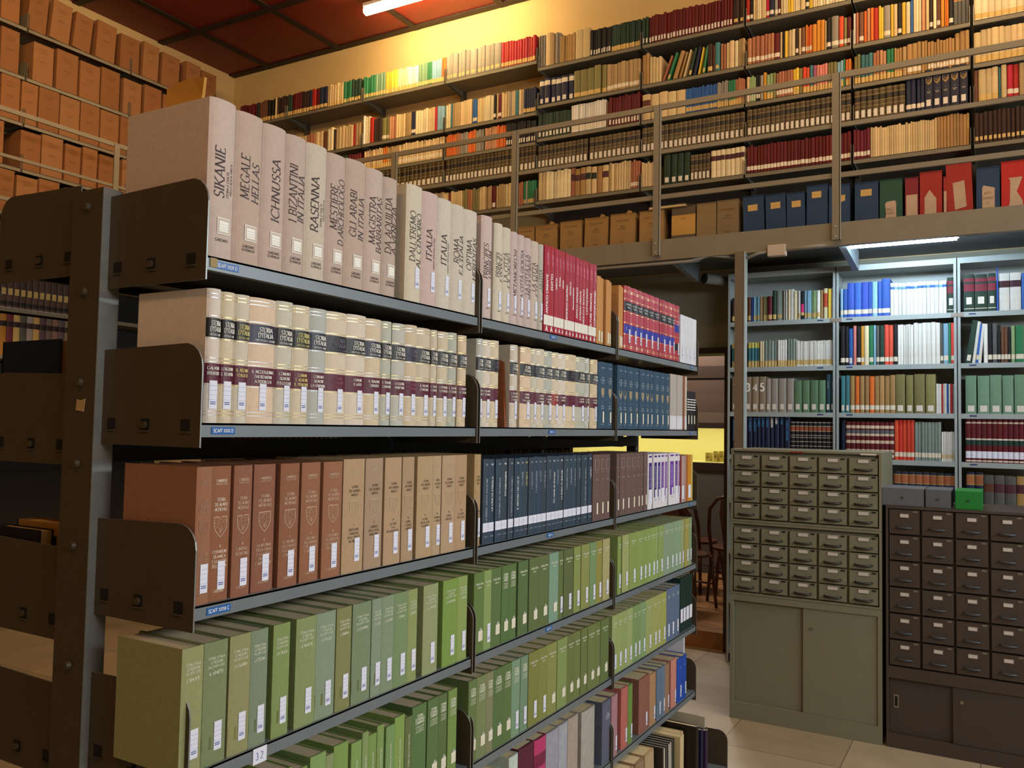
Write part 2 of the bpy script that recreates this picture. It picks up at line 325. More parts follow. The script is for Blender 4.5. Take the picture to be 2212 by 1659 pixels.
S1B = [('PRINCIPES|URBIUM', 'c9b3aa'), ('PRINCIPI|E POPOLI', 'cfc5b0'), ('LA CITTÀ|E IL SACRO', 'cdc2ae'), ('METAMORFOSI|', 'c6b2ab'), ('LA CITTÀ GIOIOSA', 'c4b1ab'), ('LA CITTÀ E LA|PAROLA SCRITTA', 'c3afaa'), ('LA CITTÀ|E LE MURA', 'c8b5a6'), ('LA CITTÀ|FONDATA', 'b9b2a4')]
for i, ((a, b), (ttl, col)) in enumerate(zip(SP1B, S1B)):
    beige(14+i, ttl.rstrip('|'), '', col, 'T', (.292, .285, .282, .279, .278, .277, .276, .275)[i], Yst(a, SHZ[1]), Yst(b, SHZ[1]), 'slim ', .95)
# --- red art histories
RT = ['ANTICO ORIENTE', 'EGITTO', 'GRECIA', 'ROMA', 'INDIA', 'MEDIOEVO EUROPEO', 'GOTICO', 'RINASCIMENTO', 'ANTICO MESSICO', 'ESTREMO ORIENTE', 'BAROCCO E ROCOCO', "L'OTTOCENTO", 'CULTURE PRIMITIVE', 'I CONTEMPORANEI']
PINK = ink('d87a90')
for i, ((a, b), ttl) in enumerate(zip(chain('1175.3-1185.9-1195.9|1197-1204.4-1211.7-1218.7|1219.8-1227.4-1234.5-1240.9|1241.8-1249.5-1256.3-1263.4-1270.8|1271.6-1279.7-1288.1'), RT)):
    y0, y1 = Yst(a, SHZ[1]), Yst(b, SHZ[1]); w = y1-y0
    ln = len(ttl)*.0105
    tx = [(ttl, 0, .235-ln/2-.038, w*.36, WHT, dict(rot=90, serif=False, thick=.2, maxw=ln, sq=1.1)), ('LA STORIA', 0, .240, w*.2, PINK, dict(rot=90, serif=False, thick=.2, maxw=.05)), ('DELL ARTE', w*.22, .236, w*.2, PINK, dict(rot=90, serif=False, thick=.2, maxw=.05)), ('A', 0, .013, w*.55, WHT, dict(serif=False, thick=.22)), ('.', 0, .272, .01, WHT, dict(serif=False, thick=.3))]
    near_book('art_history_paperback', XF, y0, y1, SHZ[1], .279+(.002 if i % 3 else 0), .21, 'a3152b', f'{ORD(i+1)} crimson art volume from the left on the top shelf, white band below', cm=coat, bands=[(.024, .056, mat('sticker_paper', 'e4dfd2', .6, .03))], texts=tx, round_=.001, t=.001, group='crimson art volumes on the top shelf')
    part = None
for i, (a, b) in enumerate(chain('1288.8-1299|1299.5-1308.5|1309-1317.5|1318-1325.5|1336-1343|1343.5-1350.6')):
    y0, y1 = Yst(a, SHZ[1]), Yst(b, SHZ[1])
    near_book('slipcased_book', XF-.008*(i % 2), y0+.004, y1, SHZ[1], .247-.001*i, .2, 'c08a4e', f'{ORD(i+1)} of six tan card-cased volumes between crimson and red sets, top shelf', cm=lambda h: mat('card', h, .75, .06, 30, objvar=.06), stick='C', sz=.03, round_=.003, t=.002, group='tan card-cased volumes on the top shelf')
BK = mat('title_patch', '1b1a1c', .4, 0); RBL = mat('title_patch', '2c2f9a', .45, .03)
for i, (a, b) in enumerate(chain('1350.5-1365-1377.6-1388.5-1401-1413.5-1426|1427.6-1440-1451-1459-1469.5')):
    y0, y1 = Yst(a, SHZ[1]), Yst(b, SHZ[1]); w = y1-y0; g = [(zz, zz+.0016, GOLD) for zz in (.012, .018, .062, .108, .150, .200, .226, .232)]
    lo = (.066, .102, RBL); up = (.155, .192, BK)
    if i == 9: lo, up = (.05, .08, BK), (.13, .165, RBL)
    near_book('encyclopedia_volume', XF, y0, y1, SHZ[1], .252, .2, 'b03a48' if i % 3 else 'a8303e', f'{ORD(i+1)} red encyclopedia volume with black and blue patches, top shelf, third bay', cm=coat, bands=g+[lo, up], stick='T', sz=.058, su=w*.15, texts=[('ENCICLOPEDIA', 0, .18, .006, WHT, dict(maxw=w*.7, serif=False)), ('ITALIANA', 0, .168, .006, WHT, dict(maxw=w*.6, serif=False)), ('1' if i == 0 else '', -w*.28, .085, .014, WHT, dict(serif=False, thick=.2))], round_=.006, group='red encyclopedia volumes on the top shelf')
for i, (a, b) in enumerate(chain('1470-1480-1487.6-1496-1504.5')):
    y0, y1 = Yst(a, SHZ[1]), Yst(b, SHZ[1]); w = y1-y0
    near_book('white_paperback', XF, y0, y1, SHZ[1], .219, .17, 'd9dbe2', f'{ORD(i+1)} of four slim white paperbacks at the far end of the top shelf', cm=coat, texts=[('ATTI', 0, .192, .004, ink('777777'), dict(maxw=w*.6, serif=False)), ('8', 0, .03, .014, ink('777777'), dict(serif=False))], round_=.001, t=.001, stick='T', sz=.05, group='slim white paperbacks on the top shelf')
# --- second shelf: history of Italy in cream vellum-like cloth with black and maroon patches
VT = [('GALASSO', 'INTRODUZIONE'), ('LONGOBARDI', 'E BIZANTINI'), ('IL REGNO', 'ITALICO'), ('IL MEZZOGIORNO|DAI BIZANTINI', 'A FEDERICO II'), ('COMUNI E|SIGNORIE', 'PER LO STATO'), ('COMUNI|E SIGNORIE', 'IL PIEMONTE'), ('COMUNI E|SIGNORIE', 'LA LOMBARDIA'), ('COMUNI|E SIGNORIE', 'VENETO'), ('COMUNI', 'IL LAZIO'), ('IL PIEMONTE', 'SABAUDO'), ('IL PIEMONTE', 'SABAUDO'), ('LA LIGURIA', 'MARITTIMA'), ('LA LOMBARDIA', 'MODERNA'), ('IL DUCATO|DI MILANO', ''), ('IL DUCATO|DI MILANO', ''), ('LA REPUBBLICA|DI VENEZIA', ''), ('IL DUCATO|DI TOSCANA', ''), ('IL GRANDUCATO', 'DI TOSCANA')]
VC = ['d8cbbd', 'd3c4a8', 'cfc5b2', 'dcc3a8', 'c9c3b2', 'd1c4ac', 'b5b7ae', 'd6c6b0', 'd9ccba', 'd4c2a4', 'b9baac', 'bfbdb2', 'd0bda0', 'ccbfa8', 'cbbfaa', 'cfc0a4', 'b3b5a8', 'd4c0a2', 'bbb9ac']
MARO = mat('title_patch', '5a1c30', .45, .05, 30); MARR = mat('title_patch', '96322c', .45, .05, 30); NAVP = mat('title_patch', '22243a', .4, .03)
VSP = chain('444-475-505-538-595-632-669-705-750-791-824-846|848.5-876.5-901.5-930-945|947.6-968.8-987.7|991.4-1009|1031-1044-1061-1079|1104.6-1120|1126.6-1149-1161-1177.4-1195-1208.5-1224-1247-1266-1274|1278-1293')
for i, (a, b) in enumerate(VSP):
    y0, y1 = Yst(a, SHZ[2]), Yst(b, SHZ[2]); w = y1-y0; col = VC[i % len(VC)]; dim = i in (12, 20, 23, 28, 7)
    fg = GOLD if i % 3 else SILV
    g = [(zz, zz+.0014, fg) for zz in (.014, .021, .070, .112, .119, .155, .197, .231, .238)]
    tt = VT[i % 18]; tcol = ink('e6e2d6') if not dim else ink('6d6470')
    if i == 2 or i == 5: tcol = ink('d8c878')
    T = [('STORIA', w*.04, .184, .0088, tcol, dict(maxw=w*.66, thick=.2)), ("D'ITALIA", w*.04, .173, .0088, tcol, dict(maxw=w*.76, thick=.2)), ('DIRETTA DA G. GALASSO', w*.04, .163, .004, tcol, dict(maxw=w*.78, thick=.16, ital=.2))]
    k = 0
    for s in (tt[0]+'|'+tt[1]).split('|'):
        if s: T.append((s, 0, .101-.0095*k, .0058, tcol if not dim else ink('8a4a5a'), dict(maxw=w*.82, thick=.2))); k += 1
    near_book('history_volume', XF, y0, y1, SHZ[2], .246+(.002 if i % 4 == 0 else 0), .2, col, f"{ORD(i+1)} cream history volume from the left on the second shelf, black and maroon title patches", bands=g+[(.158, .194, NAVP if i in (3, 6, 9, 12) else BK), (.073, .110, MARR if i == 26 else MARO)], stick='T', sz=.052, su=w*(-.02 if i < 4 else .12), texts=T, round_=.008, group='cream history of Italy volumes on the second shelf')
yb = Yst(1093, SHZ[2]); m = MB(); m.prism([(-.006, 0, 0), (.006, 0, 0), (.004, 0, .19), (.001, .01, .197), (-.004, 0, .192)], (0, .17, 0), mat('card', '8a4f30', .75, .2, 30))
o = m.build('brown_folder', None, (XF-.004, yb+.006, SHZ[2]), R(90)); o.rotation_euler = (0, -.085, R(90)); tag(o, 'thin worn brown folder leaning between cream history volumes on the second shelf', 'folder')
NVY = '3c5468'; CREST = mat('foil_crest', 'a89a7c', .5, .4, 700, metal=.3); CRESTB = mat('foil_crest', 'c4b08a', .45, .35, 900, metal=.3)
def crest(mb, dep, u, zc, s, m, outline=True):
    P = [(-.5, .62), (.5, .62), (.5, .05), (.42, -.2), (.22, -.46), (0, -.66), (-.22, -.46), (-.42, -.2), (-.5, .05)]
    P = [(u+x*s, zc+y*s) for x, y in P]
    if not outline: mb.poly([(x, dep(x)-.0007, z) for x, z in P], m); return
    for (x0, z0), (x1, z1) in zip(P, P[1:]+P[:1]):
        l = math.hypot(x1-x0, z1-z0); nx, nz = -(z1-z0)/l*s*.022, (x1-x0)/l*s*.022
        mb.poly([(x0-nx, dep(x0)-.0007, z0-nz), (x1-nx, dep(x1)-.0007, z1-nz), (x1+nx, dep(x1)-.0007, z1+nz), (x0+nx, dep(x0)-.0007, z0+nz)], m)
    rr = random.Random(int(u*1e5)+3)
    for r in range(11):                       # quartered charges: chequers and small lions
        z = zc+s*(.55-.1*r); hw = s*(.44 if r < 6 else .44-.09*(r-5))
        n = 8
        for c in range(n):
            x = u-hw+2*hw*(c+.5)/n; ch = ((r // 3)+(c // 4)) % 2
            if ch and (r+c) % 2: q = .036
            elif not ch and rr.random() < .75: q = .02+rr.random()*.02
            else: continue
            q *= s; mb.poly([(x-q, dep(x-q)-.0007, z), (x, dep(x)-.0007, z-q), (x+q, dep(x+q)-.0007, z+q*rr.uniform(-.4, .6)), (x, dep(x)-.0007, z+q)], m)
for i, (a, b) in enumerate(chain('1293.5-1309.3-1325|1335-1345.7-1354.7|1355.6-1368.6-1381.6|1382.6-1394-1403.6-1411.5|1412.5-1426-1436-1448')):
    y0, y1 = Yst(a, SHZ[2]), Yst(b, SHZ[2]); w = y1-y0; lt = ink('b9c2cc')
    T = [('CAMBRIDGE', 0, .222, .0045, lt, dict(maxw=w*.6)), ('STORIA', 0, .185, .0055, lt, dict(maxw=w*.5)), ('DEL MONDO', 0, .176, .0055, lt, dict(maxw=w*.7)), ('ANTICO', 0, .167, .0055, lt, dict(maxw=w*.5)), (('I', 'II', 'III', 'IV', 'V', 'VI')[i % 6], 0, .097, .005, lt, dict(maxw=w*.5)), ('IMPERO', 0, .082, .0048, lt, dict(maxw=w*.6)), ('ROMANO', 0, .074, .0048, lt, dict(maxw=w*.6)), ('GARZANTI', 0, .016, .0036, lt, dict(maxw=w*.6))]
    near_book('ancient_history_volume', XF, y0, y1, SHZ[2], .243, .19, NVY, f'{ORD(i+1)} slate blue cloth volume with faded shield crest, second shelf', texts=T, extra=lambda mb, dep, w, h: crest(mb, dep, 0, .13, min(.028, w*.75), CREST, False), stick='C', sz=.042, su=w*.1, round_=.005, group='slate blue volumes on the second shelf')
GP = mat('coated_cover', 'd8d8e0', .5, .03)
for i, (a, b) in enumerate(chain('1448.4-1455.5-1462.7|1463.5-1469.5-1475.5')):
    near_book('grey_paperback', XF, Yst(a, SHZ[2]), Yst(b, SHZ[2]), SHZ[2], .246, .19, 'b3aaa2', f'{ORD(i+1)} of four pale grey paperbacks beside the slate blue volumes, second shelf', cm=coat, bands=[(.004, .062, GP)], texts=[('.', 0, .066, .02, INKB, dict(serif=False, thick=.3))], round_=.002, t=.001, group='pale grey paperbacks on the second shelf')
near_book('brown_paperback', XF, Yst(1476, SHZ[2]), Yst(1479.4, SHZ[2]), SHZ[2], .246, .19, '8f5234', 'thin rust brown paperback between pale grey ones, far end of the second shelf', cm=coat, round_=.001, t=.001)
near_book('grey_paperback', XF, Yst(1479.8, SHZ[2]), Yst(1484, SHZ[2]), SHZ[2], .246, .19, 'c4b8a8', 'thin pale paperback standing right of the rust brown one, second shelf', cm=coat, bands=[(.004, .062, GP)], round_=.001, t=.001)
for i, (a, b) in enumerate(chain('1485-1490.6|1491.2-1497|1497.6-1503')):
    near_book('black_paperback', XF, Yst(a, SHZ[2]), Yst(b, SHZ[2]), SHZ[2], .18, .15, '231f24', f'{ORD(i+1)} of three short black paperbacks with white lettering, end of second shelf', cm=coat, bands=[(.14-.012*k, .144-.012*k, WHT) for k in range(5)], stick='C', sz=.048, round_=.001, t=.001, group='short black paperbacks on the second shelf')
# --- third shelf: brown and beige medieval and ancient histories
MT = [('LA FINE|DEL MONDO|ANTICO', 'I'), ("L'ESPANSIONE|ISLAMICA|E LA NASCITA|DELL'EUROPA", 'II'), ("L'IMPERO|BIZANTINO", 'III'), ('LA RIFORMA|DELLA CHIESA|E LA LOTTA|FRA PAPI|E IMPERATORI', 'IV'), ('IL TRIONFO|DEL PAPATO|E LO SVILUPPO|COMUNALE', 'V'), ("DECLINO|DELL'IMPERO|E DEL PAPATO|E SVILUPPO", 'VI'), ("L'AUTUNNO|DEL MEDIOEVO|E LA NASCITA|DEL MONDO", 'VII')]
for i, (a, b) in enumerate(chain('418-452.3-496.5|500-540|546.6-593.6|601.4-643|651-691.8|695.4-736.4')):
    y0, y1 = Yst(a, SHZ[3]), Yst(b, SHZ[3]); w = y1-y0; dim = i in (0,); lt = ink('c9a98e') if i != 1 else ink('e2cdb6')
    if dim: lt = ink('ad8468')
    T = [('CAMBRIDGE', 0, .221, .0052, lt, dict(maxw=w*.55, thick=.18)), ('UNIVERSITY PRESS', 0, .215, .0028, lt, dict(maxw=w*.55)), ('STORIA', 0, .186, .006, lt, dict(maxw=w*.4, thick=.18)), ('DEL MONDO', 0, .177, .006, lt, dict(maxw=w*.62, thick=.18)), ('MEDIEVALE', 0, .168, .006, lt, dict(maxw=w*.62, thick=.18)), (MT[i][1], 0, .100, .0048, lt, dict(maxw=w*.4, thick=.2)), ('GARZANTI', 0, .018, .005, lt, dict(maxw=w*.5, thick=.16))]
    for k, s in enumerate(MT[i][0].split('|')): T.append((s, 0, .090-.0088*k, .0056, lt, dict(maxw=w*.7, thick=.18)))
    near_book('medieval_history_volume', XF-.004*(i % 2), y0, y1, SHZ[3], .248, .205, ('96694f', '8f5f45', '8d5f49', '8b5d49', '8d5f47', '94654b', '96684e')[i], f'{ORD(i+1)} brown cloth volume with shield crest from the left, third shelf', texts=T, extra=lambda mb, dep, w, h: crest(mb, dep, 0, .136, min(.030, w*.62), ink('c9a98e') if not dim else ink('a07860')), stick='T', sz=.046, su=w*.1, round_=.003, group='brown crested volumes on the third shelf')
AT = [('PREISTORIA|E NASCITA|DELLE CIVILTÀ|IN ORIENTE', 'I'), ("L'IMPERO|DELLE CITTÀ|BABILONIA", 'II'), ('LA CRISI|E LA|RESTAURAZIONE', 'III'), ('ROMA|E ATENE|L IMPERO', 'IV'), ('LA FINE|DELLA CITTÀ|ELLENISMO', 'V'), ('ROMANI|E PARTI', 'VI'), ('CESARE|AUGUSTO', 'VII'), ('IL CORPO|DELLE LEGGI', 'VIII'), ('LA CRISI', 'IX')]
for i, (a, b) in enumerate(chain('739-785|787-825|829.5-865.6|867.8-893.3|900-934-952|954-982.5-1007.5|1024-1038')):
    y0, y1 = Yst(a, SHZ[3]), Yst(b, SHZ[3]); w = y1-y0; dk = ink('6a5644')
    T = [('CAMBRIDGE', 0, .226, .004, ink('cdbb96'), dict(maxw=w*.5)), ('STORIA', 0, .190, .0055, dk, dict(maxw=w*.42, thick=.17)), ('DEL MONDO', 0, .181, .0055, dk, dict(maxw=w*.6, thick=.17)), ('ANTICO', 0, .172, .0055, dk, dict(maxw=w*.42, thick=.17)), (AT[i][1], 0, .105, .0045, dk, dict(maxw=w*.4, thick=.2))]
    for k, s in enumerate(AT[i][0].split('|')): T.append((s, 0, .095-.0085*k, .0052, dk, dict(maxw=w*.7, thick=.17)))
    near_book('ancient_history_volume', XF, y0, y1, SHZ[3], .252, .205, ('b09474', 'a68d74', 'b19576', 'ab9072', 'b19774', 'b29a7a', 'b3977a', 'b09272', 'ab9068')[i], f'{ORD(i+1)} tan cloth volume with faded shield crest, third shelf', texts=T, extra=lambda mb, dep, w, h: crest(mb, dep, 0, .140, min(.030, w*.62), CRESTB, False) if False else crest(mb, dep, 0, .140, min(.030, w*.62), ink('c4ad88')), stick='T', sz=.050, su=w*.16, round_=.003, group='tan crested volumes on the third shelf')
NT = ['La Bibbia aveva ragione', 'La civiltà etrusca', "L'enigma dei vichinghi", 'Tutankhamen', "L'avventura dei fenici", 'Il mistero dei celti', 'Gli unni', 'Gli inca', 'I crociati', 'I longobardi', 'Le fate', 'La Francia', 'I goti', 'Gli arabi in Spagna', 'I vandali', 'La Roma di Nerone', 'I Maomettani', 'I normanni', 'Le crociate', 'I popoli', 'Lo splendore del mondo', 'I Medici']
for i, (a, b) in enumerate(chain('1043-1054.7-1067|1070-1083.7-1095|1097.4-1109|1111-1122-1130.7-1140|1142-1152-1161-1170-1180|1181-1191-1199.8-1207-1216.5|1217.8-1228-1236-1245|1246-1254.6|1256-1269.5|1270.7-1278.5')):
    y0, y1 = Yst(a, SHZ[3]), Yst(b, SHZ[3]); w = y1-y0; tc = WHT if i in (1, 3, 5, 7, 13, 15, 21) else ink('a4adb8')
    if i == 7: tc = ink('d6d27a')
    ln = len(NT[i])*.0068
    T = [(NT[i], w*.08, .205-ln/2-.005, min(.0085, w*.42), tc, dict(rot=90, maxw=ln, thick=.16)), ('BAR', 0, .222, .005, tc, dict(maxw=w*.55, thick=.2)), ('GARZANTI', w*.05, .020, .004, ink('8b95a2'), dict(maxw=w*.7, thick=.2))]
    near_book('navy_history_book', XF, y0, y1, SHZ[3], .238-(.001*(i % 3)), .19, ('33414f', '2c3f52', '2f4254', '323f4c')[i % 4], f"{ORD(i+1)} navy book from the left in the set titled {' '.join(NT[i].split()[:3])}, third shelf", cm=lambda h: mat('cloth', h, .6, .05, 90, .1, 900), texts=T, stick='W', sz=.046, round_=.002, t=.002, group='navy books on the third shelf')
for i, (a, b) in enumerate(chain('1281-1296-1306-1318|1332-1338.4|1339.5-1351|1351.2-1362.6-1375-1384-1389.7|1391-1399')):
    y0, y1 = Yst(a, SHZ[3]), Yst(b, SHZ[3]); w = y1-y0; lt = ink('9c8e88')
    def fr(mb, dep, w, h):
        for (u0, u1, z0, z1) in ((-.3, -.24, .18, .217), (.24, .3, .18, .217), (-.3, .3, .18, .1812), (-.3, .3, .2158, .217)): mb.poly([(u0*w, dep(u0*w)-.0007, z0), (u1*w, dep(u1*w)-.0007, z0), (u1*w, dep(u1*w)-.0007, z1), (u0*w, dep(u0*w)-.0007, z1)], lt)
    near_book('brown_history_book', XF, y0, y1, SHZ[3], .235, .19, '6a5550', f'{ORD(i+1)} purplish brown book with framed spine panel, third shelf', texts=[('STORIA', 0, .172, .005, lt, dict(maxw=w*.6)), (('ROMA', 'DUE', 'GRECIA', 'DIPLOMI', 'PALATINO')[i % 5], 0, .145, .007, lt, dict(maxw=w*.6, thick=.2)), ('EINAUDI', 0, .088, .004, lt, dict(maxw=w*.6))], extra=fr, stick='C', sz=.042, su=w*.1, round_=.002, group='purplish brown books on the third shelf')
WHC = mat('coated_cover', 'ddd9dd', .45, .02)
for i, (a, b) in enumerate(chain('1399.5-1408.7|1411.4-1419.5-1427-1434.7-1441.8|1445-1457-1464.6-1468.8')):
    y0, y1 = Yst(a, SHZ[3]), Yst(b, SHZ[3]); w = y1-y0; pu = mat('coated_cover', ('3b2a7a', '2e2466', '3c2a86', '6a2e98', '8a5aa8', '6e3aa6', '5f2a86', '8a5a90')[i], .4, .04)
    def pan(mb, dep, w, h):
        for z0, z1 in ((.212, .219), (.045, .19)): mb.poly([(-w*.3, -.0008+dep(w*.3), z0), (w*.34, -.0008+dep(w*.3), z0), (w*.34, -.0008+dep(w*.3), z1), (-w*.3, -.0008+dep(w*.3), z1)], pu)
    near_book('purple_paperback', XF, y0, y1, SHZ[3], .225, .18, 'ddd9dd', f'{ORD(i+1)} white paperback with violet spine panel, far bay of third shelf', cm=coat, extra=pan, texts=[('STORIA DELLE RELIGIONI', 0, .13, w*.2, ink('cfc3e6'), dict(rot=90, maxw=.09, serif=False))], stick='T' if i % 3 else 'L', sz=.05, su=w*.12, round_=.001, t=.001, group='white and violet paperbacks on the third shelf')
for i, (a, b, c, n) in enumerate([(1469.2, 1472.5, '7e2a2e', 'dark red'), (1472.8, 1478, 'b59a92', 'greyish pink'), (1478.2, 1482, 'ab9088', 'dusty pink'), (1482.2, 1486, 'a8623c', 'rust'), (1486.2, 1493, 'c98524', 'orange'), (1493.2, 1496.6, 'cbb25c', 'yellow')]):
    near_book('slim_paperback', XF, Yst(a, SHZ[3]), Yst(b, SHZ[3]), SHZ[3], .212-(.002 if i < 2 else 0), .17, c, f'slim {n} paperback at the far end of the third shelf', cm=coat, stick='L' if i in (1, 4) else None, sz=.045, round_=.001, t=.001)
# --- green cloth sets on the fourth and fifth shelves
REG = ['IL PIEMONTE', 'IL VENETO', 'LA CALABRIA', 'LA TOSCANA', 'LA SICILIA', 'LE MARCHE', 'LA PUGLIA', "L'UMBRIA", 'LA CAMPANIA', 'IL LAZIO', 'LA LIGURIA', "L'EMILIA", "L'ABRUZZO", 'LA LOMBARDIA', 'LA SARDEGNA', 'IL TRENTINO']
G1 = ['989a60', '7e8b5b', '96945c', '7f8f70', '859a54', '8a9a5e', '86997a', '878a50', '7c8f68', '84997a', '839874', '7b9562', '93a05c', '96a06a', '7fa044', '8fa652', '88a058']
WT = ink('d5dabf')
def soft(c, k=.2, g=1.0):
    v = [int(c[q:q+2], 16) for q in (0, 2, 4)]; m_ = sum(v)/3
    return ''.join('%02x' % max(0, min(255, round((x+(m_-x)*k)*g))) for x in v)
def green(i, shelf, a, b, zo, h, col, lab, style, stk, sz):
    col = soft(col)
    z = SHZ[shelf]; y0, y1 = Yst(a, z+zo), Yst(b, z+zo); w = y1-y0
    if style == 'reg': T = [(s, 0, h-.030-.0075*k, .0048, WT, dict(maxw=w*.68, serif=False, thick=.15)) for k, s in enumerate(["STORIA D'ITALIA", 'LE REGIONI', "DALL'UNITÀ A OGGI"])]+[(REG[i % 16], 0, h-.057, .0056, WT, dict(maxw=w*.6, serif=False, thick=.17))]
    elif style == 'two': T = [("STORIA D'ITALIA", 0, h-.032, .0055, WT, dict(maxw=w*.72, serif=False, thick=.2)), ("ANNALI "+str(i+1), 0, h-.042, .0045, WT, dict(maxw=w*.5, serif=False, thick=.18))]
    elif style == 'eco': T = [(s, 0, h-.026-.008*k, .0062, WT, dict(maxw=w*.62, serif=False, thick=.22)) for k, s in enumerate(['STORIA', 'ECONOMICA', 'CAMBRIDGE'])]+[(s, 0, h-.052-.006*k, .004, WT, dict(maxw=w*.62, serif=False, thick=.15)) for k, s in enumerate(["L'AGRICOLTURA", 'E LA SOCIETA', 'DEL MEDIOEVO'])]
    else: T = [('STORIA DELLA LETTERATURA', 0, .125, min(.005, w*.3), WT, dict(rot=90, maxw=.10, serif=False, thick=.15))]
    dkm = mat('cloth', {'9': '7d7a44', '8': '6c7244', '7': '667046'}.get(col[0], '6c7238'), .85, .08, 90, .3, 900)
    ex = None
    if style == 'reg' and i in (1, 2, 3, 4, 6, 7, 8, 9): ex = lambda mb, dep, w, h: mb.poly([(-w/2+.0005, dep(w/2)-.0002, .028), (-w*.12, -.0004, .028), (-w*.12, -.0004, .052), (-w/2+.0005, dep(w/2)-.0002, .052)], dkm)
    near_book('green_cloth_volume', XF, y0, y1, z, h, .18, col, lab, texts=T, stick=stk, sz=sz, su=w*.14, round_=.002, extra=ex, group=f'green cloth volumes on the {SHN[shelf]} shelf')
for i, (a, b) in enumerate(chain('386-434|434.5-486.7|491-537-574.6|586-622.7|636-680-722|724-756.7|759-799.3|801-822.7-849.7-879.4-900|913-945|955.5-988-1008.6')):
    green(i, 4, a, b, 0, .222, G1[i], f"{ORD(i+1)} green regional history volume from the left, first bay of the fourth shelf", 'reg', 'T', .05)
G2 = ['66823e', '88a458', '5f7a40', '5b7a3e', '5c7a3e', '5a7642', '637640', '66753f', '7a9f83', '66763f', '626e3e', '8a984c', '8d954a', '76965f', '96903e', 'aca468']
for i, (a, b) in enumerate(chain('1023-1045-1061-1082|1083-1098.6-1115|1119-1140.5|1143-1164-1185.5|1186.4-1206.4-1216.7|1218-1238.6|1240-1254.4|1256-1274|1274.6-1288.6-1301|1302.6-1317.6')):
    green(i, 4, a, b, 0, .220, G2[i], f"{ORD(i+1)} green volume from the left, middle bay of the fourth shelf", 'eco' if i in (3, 4) else 'two', 'T' if i in (1,) or i > 8 else 'H', .045)
G3 = ['86a04e', 'a0a860', '8aa04c', '8aa24e', '86a04c', '88a44e', '8aa850', '8eaa5a', '87a352', '859e7c', '84a078', '84a27a', '86a47a', '93a068', 'a09a48', '7f9b6e', '86a07a']
for i, (a, b) in enumerate(chain('1334.7-1342|1344.7-1359.4|1360-1376.7-1389.7-1397.4-1406-1416.7-1421.9|1422.5-1434.4-1446.5-1457-1464-1471.6-1478.4|1479.3-1489.5-1495')):
    green(i, 4, a, b, 0, .216, G3[i], f"{ORD(i+1)} light green volume from the left, far bay of the fourth shelf", 'two', 'T', .048)
G4 = ['7a9a48', '84a450', '7e9e4c', '84a65a', '8c9a62', '80a24c', '84a652', '88a25a', '7fa04c', '82a252', '7ba05a', '88a84e', '6a7a42', '5f7f44', '5f7d44', '5f7840']
for i, (a, b) in enumerate(chain('566-596-630|634-664|669.6-704-721-752.5|759-781.8|783-796.5-814|815-830|834.5-853-874.7|875.7-891-921.8|924.6-948.5-966.5|969-988')):
    green(i, 5, a, b, .12, .222 if i > 12 else .205+.012*(i % 2), G4[i % 16], f"{ORD(i+1)} green volume from the left, first bay of the fifth shelf", 'eco' if i > 12 else 'vert', 'H' if i > 13 else None, .045)
G5 = ['6a8044', '7d8a54', '86875c', '5c7a42', '627c40', '7a9c76', '739470', '82873c', '868c40', '8d9448', '869a52', '6f7b3e', '748040', '6e7c3e', '727f40', '727e40', '66783c']
for i, (a, b) in enumerate(chain('1011-1029-1050-1065-1086-1105-1123|1124-1140|1141.4-1164-1182.7-1202.7|1204-1225-1240.5-1253.8|1255-1269|1270-1286-1296.7|1297.7-1315.7')):
    green(i, 5, a, b, 0, .222, G5[i % 17], f"{ORD(i+1)} green volume from the left, middle bay of the fifth shelf", 'eco' if i < 7 else 'two', 'T' if i in (5, 6, 7, 8) else 'H', .045)
G6 = ['98aa62', '98a85c', '94a65c', '9aac66', '7b9c58', '7c9a5a', '80a064', '9ba85c', 'a0a856', 'a0a858', 'a3a64c']
for i, (a, b) in enumerate(chain('1324-1335-1346-1356.5-1368.5-1378-1385.4-1397.4-1410.9-1421.5-1428-1441.2')):
    green(i, 5, a, b, .2, .217, G6[i], f"{ORD(i+1)} yellow-green volume from the left, far bay of the fifth shelf", 'two', 'T', .045)
for i, (a, b) in enumerate(chain('1441.8-1450-1460.4-1470')):
    near_book('blue_grey_volume', XF, Yst(a, SHZ[5]+.2), Yst(b, SHZ[5]+.2), SHZ[5], .222, .17, '5d6e86', f'{ORD(i+1)} of three blue-grey cloth volumes beside the dark green ones, fifth shelf', texts=[('ECONOMIA', 0, .19, .004, WHT, dict(maxw=.02, serif=False)), ('POLITICA', 0, .183, .004, WHT, dict(maxw=.02, serif=False))], stick='T', sz=.045, round_=.003, group='blue-grey volumes on the fifth shelf')
for i, (a, b) in enumerate(chain('1470.6-1477-1483-1490-1496.7')):
    near_book('dark_green_volume', XF, Yst(a, SHZ[5]+.2), Yst(b, SHZ[5]+.2), SHZ[5], .245, .17, '18302c', f'{ORD(i+1)} of four tall dark green volumes at the far end, fifth shelf', cm=coat, stick='L', sz=.075, round_=.002, t=.002, group='dark green volumes on the fifth shelf')
